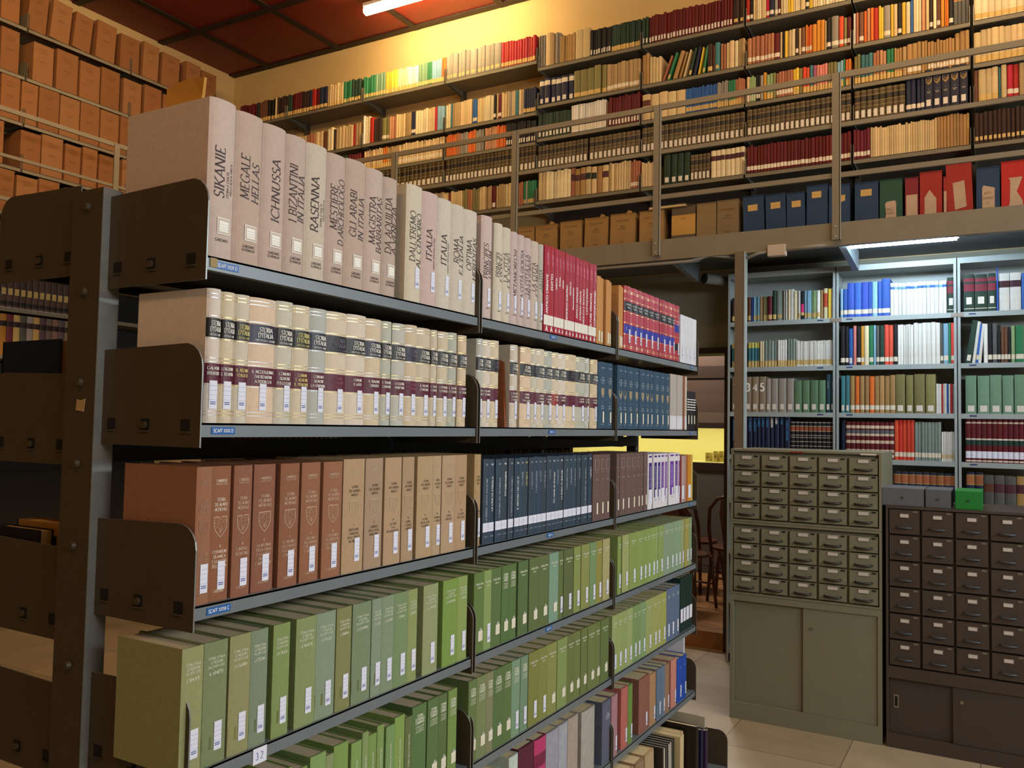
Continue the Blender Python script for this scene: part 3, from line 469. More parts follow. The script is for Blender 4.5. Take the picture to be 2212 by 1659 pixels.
# --- sixth shelf: mixed older books
S6 = [(1048, 1068, .20, '6a1f2c', 'dark red', 0), (1070, 1093.4, .222, 'b8c4b4', 'pale green and white', 0), (1102.6, 1122, .245, 'c2cdbf', 'pale greenish white', .01), (1123, 1155.7, .250, '5a2030', 'brown-edged maroon', 0), (1156.7, 1182.3, .246, '7a2440', 'magenta and maroon', 0), (1182.8, 1210, .243, '9a9aa6', 'silver grey', 0), (1210.3, 1229, .243, 'a2a4ac', 'pale grey', 0), (1229.7, 1251.8, .245, 'a8988c', 'speckled beige', 0), (1259, 1287.5, .236, 'a8a298', 'worn off-white', .006), (1304, 1322, .222, '5c6072', 'slate', .012),
 (1324, 1337, .222, 'a67a80', 'dusty pink', 0), (1344.7, 1359, .226, 'b4665c', 'salmon red', .008), (1359.4, 1369, .222, '6a8a3e', 'grass green', 0), (1383, 1405.5, .215, '8a5a4c', 'thick worn brown', .01), (1406, 1419.6, .206, 'a8805c', 'frayed tan', 0), (1421, 1430, .208, '5e7288', 'blue-grey', 0), (1430.4, 1439, .208, '627488', 'slightly lighter blue-grey', 0), (1439.3, 1448, .205, '937256', 'mottled tan', 0), (1452, 1464, .205, 'c08072', 'coral pink', .004), (1465, 1475, .19, '1c4aa8', 'bright blue', 0), (1475.3, 1485.3, .19, '1a48a4', 'bright blue', 0)]
for i, (a, b, h, c, n, gap) in enumerate(S6):
    z = SHZ[6]; y0, y1 = Yst(a, z+h*.8), Yst(b, z+h*.8); w = y1-y0
    bd = [(.10, .16, mat('cloth', 'b8386a', .8, .05)), (.2, .246, mat('cloth', 'b8386a', .8, .05))] if 'magenta' in n else None
    T = []
    if n == 'slate': T = [(s, 0, .175-.008*k, .0062, ink('b8bccc'), dict(maxw=w*.7, thick=.2)) for k, s in enumerate(['STORIA', 'ECONOMIA', 'SOCIETA'])]
    if n == 'bright blue': T = [('ANNALI', 0, .15, .005, ink('9fb6e8'), dict(maxw=w*.6, serif=False))]
    near_book('old_cloth_book', XF+.0, y0, y1, z, h, .19, c, ('left ' if i == 19 else 'right ' if i == 20 else '')+f'{n} book on the sixth shelf, {"middle" if i < 10 else "far"} bay', bands=bd, stick='T' if i > 8 and i not in (9,) else None, sz=.045, su=w*.15, texts=T, round_=.005, page=PAGEF, cm=lambda hh: mat('cloth', hh, .8, .14, 40, .3, 700))
near_book('white_folder', XF-.02, Yst(1486, .6)+.001, Yst(1488.5, .6)+.001, SHZ[6], .268, .17, 'd8d8e6', 'tall thin lilac-white folder at the far end of the sixth shelf', cm=coat, round_=.0005, t=.0008)
# --- bottom shelf: large albums and periodicals, standing
S7 = [(2.02, 2.06, .28, '8a6f58', 'tan'), (2.075, 2.12, .28, '5a4a40', 'dark brown'), (2.14, 2.19, .285, '94775c', 'light brown'), (2.2, 2.25, .27, '7a5038', 'red-brown'), (2.27, 2.33, .28, '9c8468', 'straw-coloured'), (2.35, 2.4, .285, '6b5a4c', 'grey-brown'), (2.42, 2.5, .28, '8c7358', 'thick tan'), (2.52, 2.58, .28, '4a3a32', 'umber'), (2.6, 2.67, .28, '97805f', 'ochre'), (2.7, 2.78, .28, '7c6650', 'dull brown'), (2.8, 2.9, .28, '876f55', 'thick dull tan'),
 (3.0, 3.07, .275, 'a08563', 'yellowish tan'), (3.09, 3.17, .275, '94795c', 'worn tan'), (3.19, 3.28, .275, 'b49c74', 'cream-edged tan')]
for i, (y0, y1, h, c, n) in enumerate(S7):
    near_book('large_album', -1.19, y0, y1, SHZ[7], h, .27, c, f'{n} large album standing on the bottom shelf', cm=lambda hh: mat('cloth', hh, .8, .12, 40, .3, 700), round_=.012, t=.003, page=PAGEF, lean=-.05)
for i in range(11):
    y0 = 3.30+.0125*i; near_book('periodical', -1.17+.002*(i % 3), y0, y0+.0105, SHZ[7], .272-.002*(i % 2), .28, 'cfcabb' if i % 2 else '2a2724', f'{ORD(i+1)} thin {"white" if i % 2 else "black"} periodical in the standing run on the bottom shelf', cm=coat, round_=.001, t=.0008, page=mat('pages', '5a544c', .9, .3, 200), lean=-.04, group='thin periodicals on the bottom shelf')
for a, b, h, c, n, x in ((3.455, 3.50, .27, 'cdb98a', 'cream', -1.15), (3.505, 3.55, .265, 'c8b487', 'buff', -1.17), (3.57, 3.60, .284, '1e1612', 'tall black-brown', -1.12), (3.64, 3.665, .25, '1f1d3c', 'navy', -1.12), (3.67, 3.70, .24, '2e1a3c', 'dark violet', -1.11), (3.715, 3.722, .284, 'b0a890', 'very tall thin grey', -1.13)):
    near_book('large_album', x, a, b, SHZ[7], h, .30, c, f'{n} album standing at the far end of the bottom shelf', cm=coat, round_=.004, page=PAGEF)
# envelope on top of the first book
m = MB(); yl = mat('envelope_paper', 'c9923e', .75, .05, 20)
m.prism([(-.055, 0, 0), (-.052, 0, .062), (-.02, -.003, .068), (.03, -.006, .068), (.072, -.012, .060), (.055, -.002, .030), (.052, 0, 0)], (0, -.006, 0), yl)
m.prism([(.072, -.012, .060), (.03, -.006, .068), (.054, 0, .032)], (0, -.003, 0), yl)
o = m.build('paper_envelope', None, (-1.40, 1.118, SHZ[1]+.302), R(0)); tag(o, 'yellow paper envelope standing up behind the first beige volume on the top shelf', 'envelope')
# ================================================================= the near stack itself (one double-sided steel stack)
SB = [(1.052, 1.984), (1.998, 2.957), (2.970, 3.952)]
stack = tag(empty('library_stack', (-1.55, 2.5, 0)), 'long double-sided grey steel book stack filling the foreground, shelves on rounded brackets', 'bookshelf')
P0 = Vector((-1.55, 2.5, 0))
class PB(MB):                                   # world-coordinate builder for parts of the stack
    def put(s, name, parent=None, origin=P0, **k):
        s.v = [tuple(Vector(p)-origin) for p in s.v]; return s.build(name, parent or stack, **k)
def bracket(mb, y, x0, x1, z, up=.145, dn=.045, t=.0016, r=.045, m=STEELD, holes=True):
    """rounded shelf end plate in the plane y, front edge x1"""
    s = 1 if x1 > x0 else -1; X = x1-s*r
    pts = [(x0, z-dn), (x1, z-dn), (x1, z+up-r)]+[(X+s*r*math.cos(R(a)), z+up-r+r*math.sin(R(a))) for a in (20, 40, 60, 80)]+[(X, z+up), (x0, z+up-.006)]
    mb.prism([(p[0], y-t, p[1]) for p in pts], (0, 2*t, 0), m, EDGE)
    if holes:
        w = abs(x1-x0)
        for k, fx in enumerate((.12, .47, .86)):
            cx = x0+s*w*fx; zz = z-.006-.0*fx
            mb.box((cx-.012, y-t-.0006, zz-.010), (cx+.012, y-t-.0002, zz+.012), DARK); mb.box((cx-.013, y-t-.003, zz-.013), (cx+.013, y-t, zz-.010), m)  # dark boxes sit proud of the plate, painting the shade of its holes
            if k == 1: mb.tube([(cx, y-t-.005, zz), (cx, y-t, zz)], .007, STEELD, 8)
# uprights (slotted posts) and end panel
for k, y in enumerate((1.046, 1.991, 2.963, 3.957)):
    m = PB()
    if k == 0:
        m.box((-1.625, y-.012, .02), (-1.530, y+.028, 2.105), STEELD); m.box((-1.531, y-.012, .02), (-1.527, y+.03, 2.105), EDGE)
        for zz in (2.07, 1.90, 1.72, 1.56, 1.40, 1.17, .93, .70, .45, .25): m.tube([(-1.575, y-.020, zz), (-1.575, y-.012, zz)], [.007, .009], STEELD, 10)
        m.prism([(-1.585, y-.0135, 1.665), (-1.560, y-.0135, 1.662), (-1.556, y-.0135, 1.688), (-1.572, y-.0135, 1.684), (-1.583, y-.0135, 1.687)], (0, .001, 0), mat('torn_paper', 'b39a68', .8, .1))
    else:
        m.box((-1.600, y-.022, .02), (-1.555, y+.022, 2.08), STEELK)
        for q in range(60): m.box((-1.5552, y-.004, .1+q*.032), (-1.5544, y+.004, .118+q*.032), mat('slot', '8b8f8e', .4, 0) if q % 2 else DARK)
    m.put('upright')
for z in (1.585, .90, .30):
    m = PB(); m.box((-1.560, 1.06, z-.022), (-1.545, 3.95, z+.022), BLUEB); m.put('tie_rail')
# shelves on the reading side, and on the far side
def shelf_lip(y0, y1, z, xf, xb, name='shelf', depthlip=.026, tagn=None):
    m = PB(); s = 1 if xf > xb else -1
    m.box((min(xf, xb), y0, z-.004), (max(xf, xb), y1, z), STEEL)
    a, b = sorted((xf, xf-s*.0025)); m.box((a, y0, z-depthlip), (b, y1, z-.0001), STEEL)
    a, b = sorted((xf-s*.016, xf-s*.0025)); m.box((a, y0, z-depthlip), (b, y1, z-depthlip+.002), STEEL)
    m.box((min(xf, xb)+.01, y0+.02, z-.02), (min(xf, xb)+.014, y1-.02, z-.004), STEELK)
    return m.put(name)
def dymo(parent, y, z, s, w=.055, col=TAPEB):
    m = PB(); x = -1.2487
    m.box((x-.0008, y-w/2, z-.0065), (x, y+w/2, z+.0065), col)
    qs, wd = glyph_quads(s, False, .16); sc = .0062
    for q in qs: m.poly([(x+.0004, y+(a-wd/2)*sc, z+(b-.5)*sc) for a, b in q], WHT)
    m.put('shelf_label', parent, origin=P0)
    bpy.data.objects[-1] if False else None
for si, z in SHZ.items():
    for bi, (y0, y1) in enumerate(SB):
        xf = -1.250 if si < 7 else -1.10
        sh = shelf_lip(y0+.003, y1-.003, z, xf, -1.535)
        if si in (1, 2, 3) and bi == 0: dymo(sh, 1.098+.004*si, z-.014, 'SCAFF XXXII C' if si == 3 else 'SCAFF XXXI D')
        if bi == 1 and si in (1, 2, 3, 4): dymo(sh, 2.44, z-.013, 'SCAFF 31', .045)
        if bi == 2 and si in (1, 2, 3): dymo(sh, 3.86, z-.013, 'XXXI', .035)
        if si == 4 and bi == 0:
            m = PB(); m.box((-1.2492, 1.205, z-.032), (-1.2482, 1.240, z-.002), STK)
            for kk, ch in enumerate('32'):
                for q in glyph_quads(ch, False, .1)[0]: m.poly([(-1.2479, 1.212+kk*.012+a*.012, z-.024+b*.013) for a, b in q], INKBLUE)
            m.put('shelf_label', sh)
        if si == 1 and bi == 0:
            m = PB(); m.box((-1.2492, 1.062, z-.02), (-1.2482, 1.078, z-.003), mat('torn_paper', 'a08a60', .8, .1)); m.put('shelf_label', sh)
        for e, y in enumerate((y0, y1)):
            m = PB(); up = .145 if si < 7 else .16
            bracket(m, y, -1.532, xf+.004, z, up, .045, holes=(bi == 0 and e == 0)); m.put('end_bracket')
LSH = [1.985, 1.60, 1.25, .98, .70, .43, .11]
for si, z in enumerate(LSH):
    for bi, (y0, y1) in enumerate(SB):
        shelf_lip(y0+.003, y1-.003, z, -1.905, -1.62)
        for e, y in enumerate((y0, y1)):
            m = PB(); bracket(m, y, -1.625, -1.912, z, .145 if si != 4 else .13, .045, holes=(bi == 0 and e == 0)); m.put('end_bracket')
# ================================================================= simple volumes for shelves seen from afar
PAL = dict(cr='c8b083', iv='d6c8a2', wh='d6d4cc', tn='a58a60', kr='a07c4c', br='6b4430', db='33211b', rd='a81f28', dr='5a1318', mr='641a28', te='a0684a', sa='c08a68', yl='d8b83c', oy='c4882e', gr='2c7850', dg='22382c', lg='88a070', tl='3a7078', lb='7ea8c0', bl='2b5aa0', nv='1e2440', bk='1a181b', gy='8a847a', dy='50504e', pk='d08078', pu='8a4a6a', ol='7c7648', or_='cc6a28', bb='3458b0', sg='6a8a70', gg='7e8c84', rc='d04a3c', ro='c8452c')
PAL['or'] = PAL['or_']
GOLDD = farc('a08a4c')
FM = {}
TAPE = mat('sticker_paper', 'c8a866', .6, .1, 30); BAND = mat('sticker_paper', 'd8cdb8', .6, .06, 30); LAB = mat('sticker_paper', 'd4ccc0', .6, .05, 30)
MOT = mat('mottled_leather', '4a3c26', .45, .45, 90, objvar=.2); MOTD = mat('mottled_leather', '1c1512', .45, .3, 60)
def far_mesh(w, h, D, c, style):
    key = (round(w, 3), round(h, 3), c, style, round(D, 2))
    if key in FM: return FM[key]
    base = farc(PAL.get(c, c)); bands = [(0, h, base)]; st = []
    if style == 't': bands += [(.012, .045, TAPE)]
    elif style == 'w': bands += [(.022, .052, BAND)]
    elif style == 'u': bands += [(.0, .045, TAPE)]
    elif style == 'L':
        bands = [(0, h, MOT)]+[(f*h, f*h+.0022, GOLDD) for f in (.06, .22, .42, .58, .8, .95)]+[(.60*h, .78*h, MOTD)]; st = [(-.3, .3, .012, .062)]
    elif style == 'v': bands += [(.55*h, .78*h, farc(('4a2630', '22262a', '5a3024', '2a3050')[int(w*1e4) % 4]))]
    elif style == 'V': bands += [(.62*h, .8*h, farc('43202a'))]
    elif style == 'N': bands += [(.74*h, .92*h, BAND)]; st = [(-.3, .3, .012, .05)]
    elif style == 'E': bands += [(f*h, f*h+.003, farc('c8c0b0')) for f in (.03, .12, .2, .3, .42, .54, .6, .72, .86, .96)]+[(.73*h, .85*h, farc('8a4a2c'))]
    elif style == 'P': bands += [(f*h, f*h+.02, farc('c8b49a')) for f in (.05, .18, .42, .62, .82)]+[(.68*h, .78*h, farc('5a5a60'))]
    elif style == 'Q': bands += [(f*h, f*h+.010, farc('cdbfae')) for f in (.02, .52, .9)]+[(.40*h, .52*h, farc('1f3830'))]+[(.10*h, .26*h, STK)]
    elif style == 'O': bands += [(.70*h, .92*h, farc('9a5c3a')), (.92*h, .94*h, GOLDD), (.68*h, .70*h, GOLDD)]
    elif style == 'R': bands += [(.80*h, .9*h, farc('7a2634')), (.55*h, .74*h, farc('7a2634')), (.08*h, .1*h, farc('c8c0b0'))]; st = [(-.26, .26, .05, .095)]
    elif style == 'Y': bands += [(.78*h, h, farc('c8bc5c')), (0, .045, TAPE)]
    elif style == 'Z': bands += [(.25*h, .55*h, farc('d02a6a')), (.03, .05, TAPE)]
    elif style == 'K': bands += [(.38*h, .84*h, farc('b5482c'))]
    elif style == 'C': bands += [(.8*h, .88*h, farc(('3a6ab0', 'd8b040', '6a9ac8', '8a5aa8')[int(w*1e4) % 4]))]
    elif style == 's': st = [(-.3, .3, .014, .052)]
    elif style == 'S': st = [(-.32, .32, .02, .045)]
    mb, pg, dep = book_mesh(w, h, D, bands, farc(PAL.get(c, c)) if style != 'L' else MOT, PAGEF, min(.006, w*.25), .0015, .002, segs=4)
    for a, b, z0, z1 in st:
        lm = TAPE if style == 'S' else LAB
        for k in range(2):
            u0, u1 = w*(a+(b-a)*k/2), w*(a+(b-a)*(k+1)/2); mb.poly([(u0, dep(u0)-.0008, z0), (u1, dep(u1)-.0008, z0), (u1, dep(u1)-.0008, z1), (u0, dep(u0)-.0008, z1)], lm)
    FM[key] = mb.mesh('far_book'); return FM[key]
CN = dict(cr='cream', iv='ivory', wh='white', tn='tan', kr='light brown', br='brown', db='dark brown', rd='red', dr='dark red', mr='maroon', te='terracotta', sa='salmon', yl='yellow', oy='ochre', gr='green', dg='dark green', lg='pale green', tl='teal', lb='light blue', bl='blue', nv='navy', bk='black', gy='grey', dy='dark grey', pk='pink', pu='plum', ol='olive', bb='bright blue', sg='sage green', gg='grey-green', rc='coral red', ro='orange-red')
CN['or'] = 'orange'
SN = dict(t=' with tan tape', w=' with white label band', u=' with yellowed label', L=' with white label', s=' with white label', S=' with yellow label', v=' with dark title patch', V=' with maroon band', N=' with white band', E=' with ornate bands', P=' with pale panels', Q=' with panelled spine', O=' with orange head band', R=' with red patches', Y=' with yellow top', Z=' with pink patch', K=' with rust patch', C=' with coloured patch')
def kind_of(c, st, h):
    if st == 'L': return 'leather_volume', 'book'
    if st in 'EPQOR' and st: return 'encyclopedia_volume', 'book'
    if c in ('dr', 'mr', 'dg', 'nv', 'bk', 'db') : return 'hardback_book', 'book'
    if c in ('cr', 'iv', 'tn', 'wh', 'kr', 'gy'): return 'softcover_volume' if h > .205 else 'pale_paperback', 'book'
    return 'coloured_paperback', 'book'
CNT = {}
def far_row(spec, z, Y, D, where, h0, jit=.006, fixed=None):
    """spec 'x0 x1 n colour height style;...' along a wall parallel to the back wall"""
    k = 0
    for it in spec.split(';'):
        p = it.split(); x0, x1, n, c = float(p[0]), float(p[1]), int(p[2]), p[3]; h = float(p[4]) if len(p) > 4 else h0; st = p[5] if len(p) > 5 else ''
        lean = 0
        if st.startswith('/'): lean = float(st[1:]); st = ''
        X0, X1 = Xw(x0, z, Y), Xw(x1, z, Y); wd = (X1-X0)/n
        cuts = [X0]+[X0+wd*(q+(random.uniform(-.13, .13) if n > 2 and st not in ('P', 'E', 'Q', 'O') else 0)) for q in range(1, n)]+[X1]
        for q in range(n):
            a, b = cuts[q], cuts[q+1]; w = max(.004, round((b-a)-.0008, 3)); k += 1
            hh = round(h+(random.choice((-1, 0, 0, 1))*jit if not st in ('L', 'P', 'E', 'Q', 'O', 'V') else 0), 3)
            nm, cat = kind_of(c, st, hh)
            o = bpy.data.objects.new(nm, far_mesh(w, hh, D, c, st)); SC.collection.objects.link(o)
            o.location = ((a+b)/2, Y+random.uniform(0, .006)+(0 if st in 'LPEQO' and st else random.choice((0, 0, .006))), z)
            if lean: o.rotation_euler = (0, lean, 0); o.location.z += abs(math.sin(lean))*w/2+.0005; o.location.x -= 0
            adj = CN.get(c, 'mottled') if st != 'L' else 'brown leather'
            lb = f"{adj} {'volume' if st == 'L' else 'book'}{SN.get(st, '')}, {ORD(k)} from left, {where}"
            tag(o, lb, cat, f"{adj} books, {where}")
    return k
def pts_ok(): pass
# ================================================================= room shell
WX0, WX1, WY1, ZC = -7.22, 3.6, 6.38, 5.39
YF = 6.06
wallm = mat('wall_plaster', 'c2a878', .9, .05, 3, spec=.2); wallg = mat('wall_plaster', '8a8878', .9, .06, 3, spec=.2)
m = MB(); DX0, DX1, DZ = -3.75, -1.795, 2.24
m.box((WX0, WY1, 0), (DX0, WY1+.2, 2.86), wallg); m.box((DX1, WY1, 0), (WX1, WY1+.2, 2.86), wallg); m.box((DX0, WY1, DZ), (DX1, WY1+.2, 2.86), wallg); m.box((WX0, WY1, 2.86), (WX1, WY1+.2, ZC), wallm)
struct(m.build('wall_back'))
m = MB(); m.box((WX0-.2, -3.2, 0), (WX0, WY1+.2, ZC), wallm); struct(m.build('wall_left'))
m = MB(); m.box((WX1, -3.2, 0), (WX1+.2, WY1+.2, ZC), wallm); struct(m.build('wall_right'))
m = MB(); m.box((WX0-.2, -3.4, 0), (WX1+.2, -3.2, ZC), wallm); struct(m.build('wall_front'))
# stone tile floor with staggered joints
fm = bpy.data.materials.new('floor_tiles'); fm.use_nodes = True; nt = fm.node_tree; b = nt.nodes['Principled BSDF']; b.inputs['Roughness'].default_value = .38
tc = nt.nodes.new('ShaderNodeTexCoord'); mp = nt.nodes.new('ShaderNodeMapping'); mp.inputs['Rotation'].default_value = (0, 0, 0); mp.inputs['Location'].default_value = (.1, .27, 0)
br = nt.nodes.new('ShaderNodeTexBrick'); br.offset = 0; br.inputs['Scale'].default_value = 1; br.inputs['Brick Width'].default_value = .6; br.inputs['Row Height'].default_value = .6; br.inputs['Mortar Size'].default_value = .0025
br.inputs['Color1'].default_value = lin('b9aa90'); br.inputs['Color2'].default_value = lin('a5957c'); br.inputs['Mortar'].default_value = lin('6d6252')
no = nt.nodes.new('ShaderNodeTexNoise'); no.inputs['Scale'].default_value = 3; no.inputs['Detail'].default_value = 6
mx = nt.nodes.new('ShaderNodeMix'); mx.data_type = 'RGBA'; mx.blend_type = 'MULTIPLY'; mx.inputs['Factor'].default_value = .35
cr = nt.nodes.new('ShaderNodeValToRGB'); cr.color_ramp.elements[0].color = (.55, .5, .45, 1); cr.color_ramp.elements[0].position = .3; cr.color_ramp.elements[1].position = .7
nt.links.new(tc.outputs['Object'], mp.inputs[0]); nt.links.new(mp.outputs[0], br.inputs[0]); nt.links.new(tc.outputs['Object'], no.inputs[0]); nt.links.new(no.outputs[0], cr.inputs[0])
nt.links.new(br.outputs['Color'], mx.inputs['A']); nt.links.new(cr.outputs[0], mx.inputs['B']); nt.links.new(mx.outputs['Result'], b.inputs['Base Color'])
m = MB(); m.box((WX0-.2, -3.4, -.1), (WX1+.2, 10.2, 0), fm); struct(m.build('floor'))
# red ceiling panels between dark strips
CE = mat('ceiling_panel', '6e1a10', .45, .14, 2, spec=.4); CB = mat('ceiling_strip', '241712', .6, .1, 5)
m = MB(); m.box((WX0-.2, -3.4, ZC), (WX1+.2, WY1+.2, ZC+.1), CE)
for i in range(12): x = -7.62+.953*i; m.box((x-.033, -3.3, ZC-.012), (x+.033, WY1, ZC), CB)
for i in range(10): y = 6.335-.9*i; m.box((WX0, y-.035, ZC-.0125), (WX1, y+.035, ZC-.0005), CB)
struct(m.build('ceiling'))
# ================================================================= gallery along the back wall
YG, ZG = 5.35, 2.895; YC_ = 6.10
gal = tag(empty('gallery_walkway', (-1.5, YG, ZG)), 'grey steel gallery walkway on posts along the back wall, holding the upper shelves', 'walkway')
def gp(name, fn, parent=None): m = PB(); fn(m); return m.put(name, parent or gal, origin=Vector((-1.5, YG, ZG)))
gp('front_beam', lambda m: (m.box((-6.13, YG, ZG-.13), (WX1, YG+.012, ZG+.008), STEELG), m.box((-6.13, YG+.012, ZG-.13), (WX1, YG+.05, ZG-.122), STEELG)))
gp('deck', lambda m: m.box((-6.13, YG+.014, ZG-.03), (WX1, WY1-.002, ZG-.004), mat('painted_steel', '5c6266', .5, .05, 6)))
for x in (-5.2, -4.1, -3.0, -1.93, -.835, .26, 1.35):
    gp('joist', lambda m: m.prism([(x-.02, YG+.05, ZG-.032), (x-.02, YG+.05, ZG-.10), (x-.02, YC_-.035, ZG-.165), (x-.02, YC_-.035, ZG-.032)], (.04, 0, 0), mat('painted_steel', '79858a', .45, .05, 6)))
gp('support_post', lambda m: (m.box((-1.452, YG-.012, 0), (-1.395, YG-.002, ZG-.12), mat('painted_steel', '6f6150', .5, .08, 6)), m.box((-1.398, YG-.012, 0), (-1.388, YG+.05, ZG-.12), STEELL)))
rail = tag(empty('guard_rail', (-1.5, YG-.02, ZG)), 'grey steel guard rail with three bars along the front of the back gallery', 'railing')
def rp(name, fn, parent=rail): m = PB(); fn(m); return m.put(name, parent, origin=Vector((-1.5, YG-.02, ZG)))
for z, hh in ((3.80, .032), (3.495, .022), (3.19, .026)):
    rp('rail_bar', lambda m: m.box((-6.1, YG-.012, z-hh/2-.004), (WX1, YG+.006, z+hh/2), STEELG))
for x in (-5.27, -4.18, -3.07, -1.975, -.842, .27, 1.38):
    rp('baluster', lambda m: (m.box((x-.024, YG-.024, ZG-.10), (x+.020, YG-.014, 3.81), STEELG), m.box((x+.016, YG-.024, ZG-.10), (x+.024, YG-.001, 3.81), mat('painted_steel', '8f8a7c', .45, .05)), [m.tube([(x-.004, YG-.028, zz), (x-.004, YG-.024, zz)], .006, STEELL, 8) for zz in (ZG-.02, ZG-.08)]))
# left gallery
galL = tag(empty('gallery_walkway', (-6.5, 2, ZG)), 'steel gallery walkway along the left wall, turning the corner', 'walkway')
m = PB(); m.box((-6.13, -3.1, ZG-.13), (-6.118, YG, ZG+.008), STEELG); m.put('front_beam', galL, origin=Vector((-6.5, 2, ZG)))
m = PB(); m.box((WX0+.002, -3.1, ZG-.03), (-6.132, WY1-.002, ZG-.004), STEELG); m.put('deck', galL, origin=Vector((-6.5, 2, ZG)))
railL = tag(empty('guard_rail', (-6.1, 2, ZG)), 'grey steel guard rail in front of the boxes on the left wall', 'railing')
for z, hh in ((3.825, .032), (3.495, .022), (3.19, .026)):
    m = PB(); m.box((-6.106, -3.0, z-hh/2), (-6.09, YG-.03, z+hh/2), STEELG); m.put('rail_bar', railL, origin=Vector((-6.1, 2, ZG)))
for y in (4.22, 2.9, 1.6):
    m = PB(); m.box((-6.09, y-.022, ZG-.1), (-6.08, y+.022, 3.83), STEELG); m.box((-6.105, y+.014, ZG-.1), (-6.09, y+.022, 3.8), STEELG); m.put('baluster', railL, origin=Vector((-6.1, 2, ZG)))
# ================================================================= upper wall shelving on the back wall
ZR = {'big': {1: 4.667, 2: 4.235, 3: 3.985, 4: 3.755, 5: 3.472}, 'small': {1: 4.600, 2: 4.283, 3: 4.005, 4: 3.757, 5: 3.487}}
COLS = [('big', -7.19, -6.12), ('big', -6.10, -5.145), ('big', -5.125, -4.215), ('big', -4.20, -3.295), ('small', -3.282, -2.385), ('small', -2.370, -1.590), ('small', -1.575, -.862), ('small', -.848, -.148), ('small', -.13, .62)]
ush = tag(empty('mounted_bookshelf', (-3, WY1, ZG)), 'grey steel wall shelving above the gallery, several bays of full book shelves', 'bookshelf')
def up(name, fn, parent=None): m = PB(); fn(m); return m.put(name, parent or ush, origin=Vector((-3, WY1, ZG)))
SHM = mat('painted_steel', '706a5a', .5, .06, 6); SHU = mat('painted_steel', '706a5a', .5, .06, 6)
for kind, x0, x1 in COLS:
    for lv, z in ZR[kind].items():
        yb = YF-.006
        up('shelf', lambda m: (m.box((x0, yb, z-.004), (x1, WY1-.02, z), SHM), m.box((x0, yb, z-.03), (x1, yb+.003, z-.0005), SHM), m.box((x0, yb+.003, z-.03), (x1, yb+.016, z-.028), SHM)))
        for xx in (x0+.0015, x1-.0015):
            up('shelf_bracket', lambda m: m.prism([(xx-.001, yb-.003, z-.028), (xx-.001, yb-.003, z+.10), (xx-.001, yb+.02, z+.115), (xx-.001, WY1-.05, z+.115), (xx-.001, WY1-.05, z-.06), (xx-.001, yb+.1, z-.028)], (.002, 0, 0), SHM, EDGE))
for x in [c[1]-.008 for c in COLS[1:]]+[.63]:
    up('upright', lambda m: m.box((x-.02, WY1-.05, ZG), (x+.02, WY1-.002, 4.72), mat('painted_steel', '4e4a40', .5, .05)))
for (x0, x1) in ((-5.8, -3.29), (-3.28, -1.59), (-1.58, .62)):
    up('shelf', lambda m: (m.box((x0, YF-.03, 2.99), (x1, WY1-.02, 3.0), SHM), m.box((x0, YF-.03, 2.92), (x1, YF-.02, 2.99), SHM)))
up('back_panel', lambda m: m.box((-3.28, WY1-.018, 2.95), (.62, WY1-.003, 4.63), mat('painted_steel', '3a332c', .6, .06)))
D = .2
def Z(c, r): return ZR['big' if c in 'ABCD' else 'small'][r]
BAYN = dict(B='first gallery bay', C='second gallery bay', D='third gallery bay', E='fourth gallery bay', F='fifth gallery bay', G='sixth gallery bay', H='seventh gallery bay', I='last gallery bay')
RN = {1: 'top shelf', 2: 'second shelf', 3: 'third shelf', 4: 'fourth shelf', 5: 'fifth shelf'}
